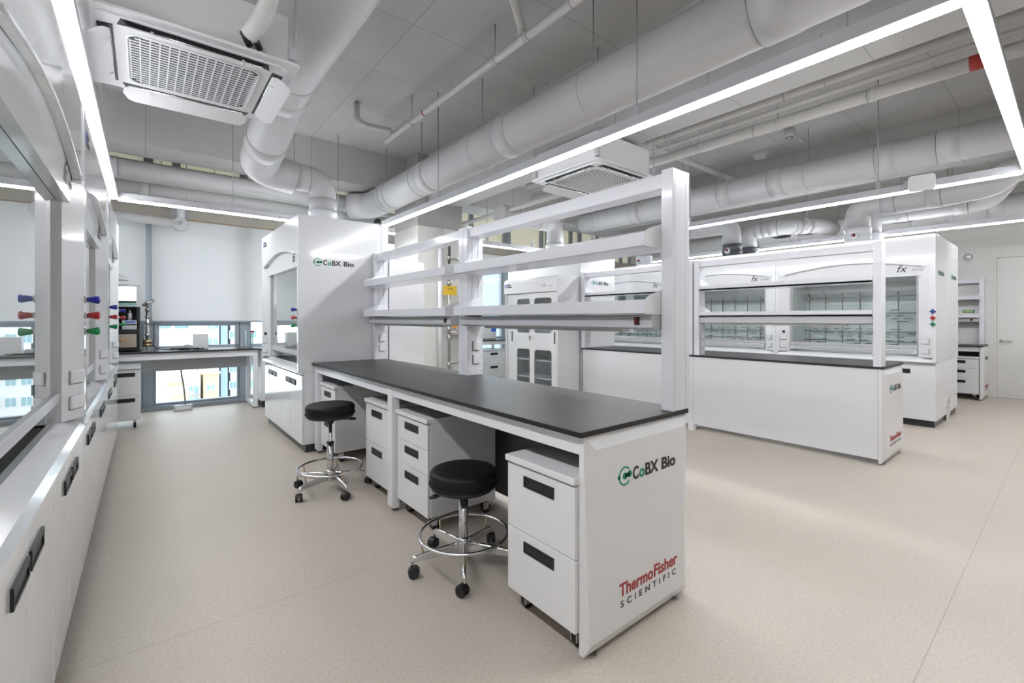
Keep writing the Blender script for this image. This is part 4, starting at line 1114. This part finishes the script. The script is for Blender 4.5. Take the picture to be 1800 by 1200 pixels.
wp = MB().tube([tuple(v) for v in bend([(0.21, -0.49, 0.085), (0.245, -0.56, 0.13), (0.28, -0.64, 0.22), (0.31, -0.70, 0.45), (0.32, -0.72, 1.09)], 0.1)], 0.043, 16)
part('insulated_pipe', wp, 'wrap', ac, label='thick pipe wrapped in white tape')
make_cassette('smaller-looking ceiling cassette air conditioner above the near shelf rack', 3.75, 3.27, 2.82)

# ================================================================= DUCTS AND PIPES
def make_duct(name, label, pts, r, joints=(), rods=(), m='duct', rad=None, seg=32, cat='duct', clamp=True, bendn=8):
    base = Vector(pts[0])
    P = bend(pts, rad if rad else r*1.6, bendn) if len(pts) > 2 else [Vector(p) for p in pts]
    t = thing(name, label, cat, tuple(base), 0)
    L_ = [tuple(p-base) for p in P]
    part('run', MB().tube(L_, r, seg), m, t)
    # joints: (segment index along the raw polyline, fraction)
    for (k_, f_) in joints:
        a, b = Vector(pts[k_])-base, Vector(pts[k_+1])-base
        d = (b-a).normalized(); p = a+(b-a)*f_
        jo = part('coupling', MB().cyl(p-d*min(0.09, r*0.5), p+d*min(0.09, r*0.5), r+0.006, seg), m, t)
        part('joint_line', MB().cyl(p+d*min(0.09, r*0.5), p+d*(min(0.09, r*0.5)+0.006), r+0.0045, seg), 'duct2', jo)
    for (k_, f_) in rods:
        a, b = Vector(pts[k_])-base, Vector(pts[k_+1])-base
        p = a+(b-a)*f_; d = (b-a).normalized()
        cl = part('pipe_clamp', MB().tube([tuple(p+(Vector((0, 0, 1))*math.cos(q)+d.cross(Vector((0, 0, 1)))*math.sin(q))*(r+0.003)) for q in [2*PI*i/24 for i in range(24)]], 0.004, 6, closed=True), 'lgrey', t)
        part('hanger_rod', MB().cyl(p+Vector((0, 0, r)), (p.x, p.y, ZC-base.z), 0.005, 8), 'zinc', cl)
    return t

make_duct('exhaust_duct', 'biggest grey exhaust duct running diagonally over the near bench', [(2.78, -1.5, 3.13), (2.78, 7.02, 3.13), (2.52, 7.22, 3.13)], 0.20, joints=[(0, 0.30), (0, 0.58), (0, 0.77), (0, 0.905)], rods=[(0, 0.46), (0, 0.64), (0, 0.80), (0, 0.93)], rad=0.35)
make_duct('exhaust_duct', 'grey exhaust duct above the large cassette, dropping to the corner hood', [(0.97, -1.2, 3.41), (0.97, 4.25, 3.40), (0.97, 5.72, 3.03), (1.35, 5.75, 2.985)], 0.19, joints=[(0, 0.985), (1, 0.12), (1, 0.68)], rods=[(0, 0.5)], rad=0.3)
make_duct('exhaust_duct', 'grey elbow duct rising from the corner hood roof', [(1.12, 5.725, 3.0), (1.672, 5.725, 3.0), (1.672, 5.725, 2.61)], 0.148, joints=[(0, 0.25), (0, 0.55), (1, 0.75)], rods=[(0, 0.42)], rad=0.2)
make_duct('exhaust_duct', 'upper long grey duct crossing in front of the windows', [(-1.2, 7.35, 3.20), (3.18, 7.35, 3.20)], 0.115, joints=[(0, 0.2), (0, 0.85)], rods=[(0, 0.31)])
make_duct('exhaust_duct', 'lower long grey duct crossing in front of the windows', [(-1.2, 7.85, 3.10), (3.5, 7.85, 3.10)], 0.115, joints=[(0, 0.25), (0, 0.8)], rods=[(0, 0.35)])
make_duct('water_pipe', 'slim white pipe below the long ducts by the window', [(-1.2, 7.60, 3.16), (4.9, 7.60, 3.16)], 0.045, joints=[(0, 0.5)], rods=[(0, 0.32), (0, 0.62)], m='pipe', cat='pipe', seg=16)
make_duct('exhaust_duct', 'big grey exhaust duct over the aisle on the right', [(6.85, -1.0, 3.24), (6.85, 6.2, 3.24)], 0.185, joints=[(0, 0.26), (0, 0.335), (0, 0.50), (0, 0.60), (0, 0.82)], rods=[(0, 0.45), (0, 0.7)])
make_duct('exhaust_duct', 'grey duct from the hood nearest the door turning up near the right edge', [(7.975, 1.98, 2.61), (7.975, 1.98, 2.93), (7.93, 0.95, 2.93), (8.0, 0.62, 2.98), (8.05, 0.50, 3.12), (8.25, -0.8, 3.12)], 0.15, joints=[(1, 0.35), (1, 0.8), (4, 0.3)], rad=0.18)
make_duct('exhaust_duct', 'grey duct behind it from the rear hood nearest the door', [(8.64, 1.98, 2.61), (8.64, 1.98, 2.90), (8.70, 0.75, 2.90), (8.35, 0.55, 3.1)], 0.13, joints=[(1, 0.3), (1, 0.8)], rad=0.16)
make_duct('exhaust_duct', 'short grey duct from the dark front collar rising toward the window side', [(7.975, 3.785, 2.61), (7.975, 3.785, 2.98), (7.93, 5.9, 3.02)], 0.148, joints=[(1, 0.3)], rad=0.2)
make_duct('exhaust_duct', 'short grey duct from the dark rear collar with corrugated elbow', [(8.64, 3.785, 2.61), (8.64, 3.785, 2.93), (8.70, 3.2, 2.95), (9.3, 2.9, 3.0), (10.1, 2.9, 3.05)], 0.135, joints=[(1, 0.3), (1, 0.5), (1, 0.7), (2, 0.3), (2, 0.6)], rad=0.2)
make_duct('exhaust_duct', 'farthest long grey duct along the right wall', [(10.25, -0.6, 3.06), (10.25, 6.3, 3.06)], 0.18, joints=[(0, 0.2), (0, 0.33), (0, 0.42), (0, 0.6), (0, 0.8)], rods=[(0, 0.28), (0, 0.5)])
make_duct('exhaust_duct', 'grey duct over the second island meeting the white collar', [(4.35, 5.72, 3.0), (5.57, 5.72, 3.0), (5.57, 5.72, 2.61)], 0.148, joints=[(0, 0.3), (0, 0.7)], rad=0.2)
make_duct('exhaust_duct', 'grey duct seen between the near rack and the small cassette', [(5.45, 1.9, 3.05), (5.45, 5.5, 3.05)], 0.15, joints=[(0, 0.2), (0, 0.45), (0, 0.7)], rods=[(0, 0.3)]) if False else None
# three parallel pipes
make_duct('water_pipe', 'uppermost of the three parallel white pipes under the ceiling', [(4.83, -0.8, 3.50), (4.83, 5.6, 3.50)], 0.04, joints=[(0, 0.4), (0, 0.6)], rods=[(0, 0.35), (0, 0.6)], m='pipe', cat='pipe', seg=16)
make_duct('water_pipe', 'thinnest of the three parallel white pipes, in the middle', [(4.88, -0.8, 3.405), (4.88, 5.6, 3.405)], 0.024, joints=[(0, 0.5)], rods=[(0, 0.5)], m='pipe', cat='pipe', seg=14)
pp = make_duct('water_pipe', 'lowest and thickest of the three parallel white pipes, red band near the lamp corner', [(4.95, -0.8, 3.30), (4.95, 5.6, 3.30)], 0.056, joints=[(0, 0.3), (0, 0.45), (0, 0.7)], rods=[(0, 0.42), (0, 0.55)], m='pipe', cat='pipe', seg=18)
part('red_band', MB().cyl((0, 1.24, 0), (0, 1.32, 0), 0.058, 20), 'redband', pp)
# bundles near column
make_duct('water_pipe', 'upper of two slim pipes passing right of the column', [(4.45, 3.8, 3.05), (4.45, 8.2, 3.05)], 0.035, joints=[(0, 0.4), (0, 0.7)], m='pipe', cat='pipe', seg=14)
make_duct('water_pipe', 'lower of two slim pipes passing right of the column', [(4.55, 3.8, 2.93), (4.55, 8.2, 2.93)], 0.035, joints=[(0, 0.3), (0, 0.6)], m='pipe', cat='pipe', seg=14)
# sprinkler main and branches
sp = make_duct('sprinkler_pipe', 'slim white sprinkler pipe with a thin red band between the two big ducts', [(2.35, -0.6, 3.57), (2.35, 5.45, 3.57)], 0.034, joints=[(0, 0.55), (0, 0.62)], rods=[(0, 0.47), (0, 0.62), (0, 0.88)], m='pipe', cat='pipe', seg=18)
part('red_band', MB().cyl((0, 5.02, 0), (0, 5.04, 0), 0.0355, 20), 'redband', sp)
part('branch', MB().tube([tuple(v) for v in bend([(0, 3.40, 0.03), (0, 3.40, 0.11), (-0.30, 3.15, 0.11), (-0.34, 3.0, 0.11), (-0.34, 2.4, 0.11)], 0.08)], 0.034, 14), 'wrap', sp, label='wrapped branch pipe bending away')
part('branch', MB().tube([tuple(v) for v in bend([(0, 5.9, 0.02), (0, 5.9, 0.09), (-0.30, 5.95, 0.09), (-0.42, 5.9, 0.10), (-0.42, 5.9, 0.29)], 0.05)], 0.032, 14), 'wrap', sp, label='short wrapped branch with an upright end')
part('sprinkler_head', MB().cyl((-0.42, 5.9, 0.285), (-0.42, 5.9, 0.305), 0.012, 12), 'brass', sp)
make_duct('sprinkler_pipe', 'slim white pipe crossing the ceiling behind the small cassette', [(3.2, 3.35, 3.50), (7.6, 3.35, 3.50)], 0.04, joints=[(0, 0.5)], rods=[(0, 0.35)], m='pipe', cat='pipe', seg=16)
make_duct('vertical_pipe', 'white vertical pipe at the end of the left hood row', [(-0.70, 6.78, 2.2), (-0.70, 6.78, 3.34)], 0.05, joints=[(0, 0.7)], m='pipe', cat='pipe', seg=16)
# plant exhaust fans: spiral round grilles
for lab, x, y in (('left one of the two round black spiral grilles above the hoods', 9.35, 3.50), ('right one of the two round black spiral grilles above the hoods', 9.35, 3.08), ('single round black spiral grille behind the white collar nearest the door', 9.35, 1.75)):
    g = thing('spiral_grille', lab, 'vent', (x, y, 2.90), 0)
    part('housing', MB().lathe((0, 0, 0), [(0.16, 0), (0.16, 0.02), (0.1, 0.06)], 28), 'lgrey', g)
    for i in range(4):
        rr_ = 0.035+i*0.036
        part('ring', MB().tube([(rr_*math.cos(2*PI*k/28), rr_*math.sin(2*PI*k/28), -0.006) for k in range(28)], 0.009, 8, closed=True), 'black', g)
    part('hanger_rod', MB().cyl((0, 0, 0.05), (0, 0, ZC-2.90), 0.006, 8), 'zinc', g)
# smoke detector, speaker
t = thing('smoke_detector', 'round white smoke detector with dark slots on a bracket near the aisle', 'detector', (6.72, 2.42, ZC), 0)
part('base', MB().lathe((0, 0, -0.07), [(0.062, 0), (0.066, 0.03), (0.066, 0.07)], 28), 'pipe', t)
part('head', MB().lathe((0, 0, -0.115), [(0.02, 0), (0.045, 0.006), (0.06, 0.03), (0.062, 0.045)], 28), 'acw', t)
so = MB()
for i in range(8): so.box(0.035*math.cos(i*PI/4)-0.007, 0.035*math.cos(i*PI/4)+0.007, 0.035*math.sin(i*PI/4)-0.007, 0.035*math.sin(i*PI/4)+0.007, -0.117, -0.109)
part('slots', so, 'slot', t)
part('conduit', MB().tube([(0.06, 0, -0.05), (0.45, 0.0, -0.05), (0.52, 0, -0.02)], 0.014, 10), 'pipe', t)
t = thing('ceiling_speaker', 'plain round white ceiling disc between the smoke detector and the rack', 'detector', (7.33, 3.05, ZC), 0)
part('base', MB().lathe((0, 0, -0.02), [(0.125, 0), (0.125, 0.02)], 32), 'acw', t)
part('head', MB().lathe((0, 0, -0.085), [(0.05, 0), (0.075, 0.006), (0.085, 0.04), (0.115, 0.065)], 32), 'acw', t)
# fire bell on the right wall
t = thing('alarm_siren', 'round white alarm with silver centre high on the wall left of the door', 'alarm', (X1, 1.215, 2.44), 0)
part('base', MB().lathe((0, 0, 0), [(0.095, 0), (0.095, -0.02), (0.08, -0.03), (0.03, -0.03)], 32, 'x'), 'acw', t)
bs = MB()
for i in range(12):
    a = 2*PI*i/12; bs.box(-0.034, -0.026, 0.055*math.cos(a)-0.008, 0.055*math.cos(a)+0.008, 0.055*math.sin(a)-0.008, 0.055*math.sin(a)+0.008)
part('slots', bs, 'slot', t)
part('centre', MB().lathe((0, 0, 0), [(0.03, -0.03), (0.028, -0.05), (0.01, -0.058)], 20, 'x'), 'chrome', t)
t = tag(part('wall_plug', MB().lathe((0, 0, 0), [(0.018, 0), (0.018, -0.01)], 16, 'x'), 'b_white'), 'tiny round white cap on the wall between the alarm and the door', 'cap'); t.location = (X1, 0.985, 2.55)

# riser pipe with valve against the column
t = thing('riser_pipe', 'slim steel riser pipe with orange valve handle in front of the column', 'pipe', (3.70, 6.16, 0), 0)
part('pipe_run', MB().cyl((0, 0, 0.0), (0, 0, 2.50), 0.022, 14), 'steel', t)
for z in (0.62, 1.05, 1.18, 1.9, 2.3): part('coupling', MB().cyl((0, 0, z-0.04), (0, 0, z+0.04), 0.032, 14), 'steel', t)
part('bypass', MB().tube([tuple(v) for v in bend([(0, 0, 1.10), (0.24, 0, 1.10), (0.24, 0, 0.66), (0, 0, 0.66)], 0.08)], 0.024, 12), 'steel', t)
part('tee_branch', MB().cyl((0, 0, 2.28), (0.24, 0, 2.28), 0.018, 10).cyl((0, 0, 1.13), (0.42, 0, 1.13), 0.03, 12), 'steel', t)
vb = part('valve_body', MB().cyl((0.10, 0, 1.12), (0.10, 0, 1.19), 0.02, 12), 'steel', t)
part('valve_handle', MB().box(0.05, 0.15, -0.015, 0.015, 1.215, 1.24).cyl((0.10, 0, 1.19), (0.10, 0, 1.22), 0.016, 10), 'orange', vb, label='orange valve handle')
t = thing('conduit', 'white vertical conduit left of the steel riser on the column', 'pipe', (3.585, 6.24, 0), 0)
part('pipe_run', MB().cyl((0, 0, 0), (0, 0, 2.75), 0.036, 16), 'wduct', t)
t = thing('paper_tag', 'yellow paper tag hanging by the steel riser', 'tag', (3.66, 6.10, 1.78), 0)
part('card', MB().box(-0.105, 0.135, -0.002, 0.0, -0.07, 0.07), 'yellow', t)
text('card_print', 'Notice', t, (-0.02, -0.002, 0.015), (1, 0, 0), (0, 0, 1), 0.04, 'ink', width=0.09)
t = thing('cctv_dome', 'small black dome on top of the post behind the lettered hood', 'camera', (2.035, 4.93, 2.405), 0)
part('dome', MB().lathe((0, 0, 0), [(0.05, 0), (0.05, 0.015), (0.042, 0.04), (0.02, 0.055)], 24), 'black', t)
tp = tag(part('service_post', MB().box(-0.035, 0.04, -0.04, 0.04, 0, 2.40), 'rackw', None, 0.004), 'narrow white post standing flush behind the lettered hood', 'post'); tp.location = (2.085, 4.90, 0)

# fume extraction arm at the window
t = thing('extraction_arm', 'white jointed fume extraction arm with domed hood by the left blind', 'extraction arm', (0.385, 8.05, 2.09), 0)
part('wall_plate', MB().box(-0.11, 0.11, 0.238, 0.249, 0.725, 0.89), 'lgrey', t, 0.003)
part('swivel_mount', MB().box(-0.05, 0.05, 0.0, 0.24, 0.84, 0.87).cyl((0, 0, 0.66), (0, 0, 0.84), 0.056, 20).lathe((0, 0, 0.82), [(0.06, 0), (0.105, 0.035), (0.11, 0.045), (0.06, 0.08), (0.05, 0.11)], 24), 'acw', t)
part('joint', MB().lathe((0.0, 0, 0.60), [(0.09, -0.055), (0.10, 0), (0.09, 0.055)], 28, 'y'), 'acw', t)
part('joint_cap', MB().lathe((0.0, -0.057, 0.62), [(0.027, 0), (0.027, -0.01)], 16, 'y'), 'lgrey', t)
part('arm_tube', MB().tube([tuple(v) for v in bend([(0, 0, 0.61), (-0.70, 0, 0.635), (-0.98, 0, 0.60), (-0.98, 0, 0.20), (-0.84, 0, -0.06)], 0.14)], 0.06, 20), 'acw', t)
part('dome', MB().lathe((-0.82, 0, -0.23), [(0.262, 0), (0.25, 0.02), (0.205, 0.065), (0.13, 0.11), (0.06, 0.145), (0.055, 0.20)], 40), 'acw', t)

# instrument on the window desk
t = thing('chromatography_instrument', 'dark stacked instrument with lit screen at the left end of the window desk', 'instrument', (-0.48, 7.95, 0.9), 0)
part('base_unit', MB().box(0, 0.42, 0, 0.40, 0.01, 0.30), 'black', t, 0.006)
part('front_panel', MB().box(0.02, 0.385, -0.006, 0.002, 0.06, 0.235), 'beige', t, 0.003, label='champagne coloured front panel')
text('print', 'prep', t, (0.17, -0.007, 0.135), (1, 0, 0), (0, 0, 1), 0.04, 'ink', shear=0.2, width=0.06)
text('print', 'flash', t, (0.235, -0.007, 0.135), (1, 0, 0), (0, 0, 1), 0.04, 'orange', shear=0.2, width=0.06)
part('cavity_frame', MB().box(0, 0.02, 0.0, 0.38, 0.30, 0.62).box(0.385, 0.42, 0.0, 0.38, 0.30, 0.62).box(0.02, 0.385, 0.30, 0.38, 0.30, 0.62).box(0.02, 0.385, 0.0, 0.3, 0.60, 0.62), 'black', t, 0.003)
for x in (0.01, 0.215):
    pm = part('pump_module', MB().box(x+0.02, x+0.19, 0.0, 0.2, 0.30, 0.42), 'lgrey', t, 0.004)
    part('blue_strip', MB().box(x+0.05, x+0.16, -0.003, 0.002, 0.39, 0.41), 'bluelabel', pm)
    part('dark_strip', MB().box(x+0.04, x+0.17, -0.003, 0.002, 0.355, 0.372), 'black', pm)
part('cartridge', MB().cyl((0.315, 0.06, 0.42), (0.315, 0.06, 0.52), 0.022, 16).cyl((0.315, 0.06, 0.52), (0.315, 0.06, 0.56), 0.01, 10), 'alu', t)
sc = part('monitor', MB().hexa([(0.0, -0.03, 0.60), (0.425, -0.03, 0.60), (0.425, 0.02, 0.60), (0.0, 0.02, 0.60), (0.0, 0.01, 0.90), (0.425, 0.01, 0.90), (0.425, 0.06, 0.90), (0.0, 0.06, 0.90)]), 'frame_g', t, 0.006)
part('screen', MB().hexa([(0.03, -0.0265, 0.68), (0.38, -0.0265, 0.68), (0.38, -0.01, 0.68), (0.03, -0.01, 0.68), (0.03, 0.001, 0.87), (0.38, 0.001, 0.87), (0.38, 0.02, 0.87), (0.03, 0.02, 0.87)]), 'screen', sc, label='lit pale lilac screen')
part('key_strip', MB().box(0.03, 0.38, -0.034, -0.02, 0.655, 0.678), 'black', sc)
part('teal_strip', MB().box(0.03, 0.38, -0.036, -0.02, 0.63, 0.65), 'teal', sc)
# fittings beside it
t = thing('pressure_fitting', 'tall chrome and brass tube fitting beside the dark instrument', 'fitting', (0.02, 8.0, 0.9), 0)
part('column', MB().cyl((0, 0, 0.0), (0, 0, 0.62), 0.018, 14), 'chrome', t)
for z in (0.2, 0.36, 0.45, 0.55, 0.64): part('fitting_nut', MB().cyl((0, 0, z), (0, 0, z+0.035), 0.03, 6), 'steel', t)
part('brass_nut', MB().cyl((-0.05, 0, 0.13), (0.05, 0, 0.13), 0.028, 8).cyl((-0.05, 0, 0.085), (0.05, 0, 0.085), 0.026, 8), 'brass', t)
part('side_arm', MB().cyl((-0.05, 0, 0.62), (0.07, 0, 0.70), 0.022, 10), 'steel', t)
part('base_plate', MB().box(-0.06, 0.06, -0.05, 0.05, 0, 0.01), 'steel', t)
cp = []
for i in range(90):
    a = i*0.32; rr_ = 0.07+0.02*math.sin(i*0.9)
    cp.append((0.35+rr_*math.cos(a)*1.4+i*0.0016, 7.95+rr_*math.sin(a)*0.7, 0.910+0.006*(1+math.sin(i*0.5))))
cp = [(0.06, 8.0, 1.0), (0.12, 7.97, 0.93), (0.22, 7.95, 0.91)]+cp+[(0.62, 7.95, 0.91), (0.66, 7.97, 0.92)]
o = tag(part('power_cable', MB().tube(cp, 0.007, 8), 'cable'), 'coiled black power cable lying on the window desk', 'cable')
t = thing('small_white_box', 'small white box standing upright on the window desk', 'box', (0.63, 8.12, 0.9), 0)
part('body', MB().box(-0.09, 0.09, -0.08, 0.08, 0, 0.22), 'acw', t, 0.006)
part('side_port', MB().box(0.088, 0.10, -0.03, 0.03, 0.03, 0.07), 'lgrey', t)
t = thing('power_adapter', 'small grey adapter block beside the white box on the desk', 'adapter', (0.47, 8.05, 0.9), 0)
part('body', MB().box(-0.035, 0.035, -0.03, 0.03, 0, 0.07), 'lgrey', t, 0.004)
# hanging cable and floor outlet at the window
o = tag(part('hanging_cable', MB().tube([tuple(v) for v in bend([(0.42, 8.30, 0.87), (0.40, 8.30, 0.6), (0.44, 8.30, 0.35), (0.46, 8.28, 0.075)], 0.2)], 0.011, 10), 'gcable'), 'grey cable hanging from the desk to the floor outlet', 'cable')
t = thing('floor_outlet', 'small white outlet box on the floor under the window desk', 'outlet', (0.43, 8.26, 0), 0)
part('body', MB().box(-0.11, 0.11, -0.04, 0.04, 0, 0.075), 'lgrey', t, 0.005)
part('face', MB().box(-0.09, 0.09, -0.044, -0.039, 0.012, 0.062), 'socket', t)

# ---------------------------------------------------------------- groups of repeats
GR = {'fume_hood': 'white fume hoods', 'reagent_rack': 'white shelf racks on the benches', 'drawer_pedestal': 'white drawer units under the benches',
      'lab_stool': 'black round lab stools', 'linear_light': 'linear lamps hung from the ceiling', 'exhaust_duct': 'grey exhaust ducts',
      'water_pipe': 'white pipes under the ceiling', 'sprinkler_pipe': 'slim sprinkler pipes', 'roller_blind': 'white roller blinds',
      'ceiling_cassette': 'ceiling cassette air conditioners', 'spiral_grille': 'round black spiral grilles', 'lab_bench': 'charcoal-topped lab benches'}
for o in bpy.data.objects:
    if o.parent is None and 'label' in o and 'group' not in o:
        g = GR.get(o.name.split('.')[0])
        if g: o['group'] = g
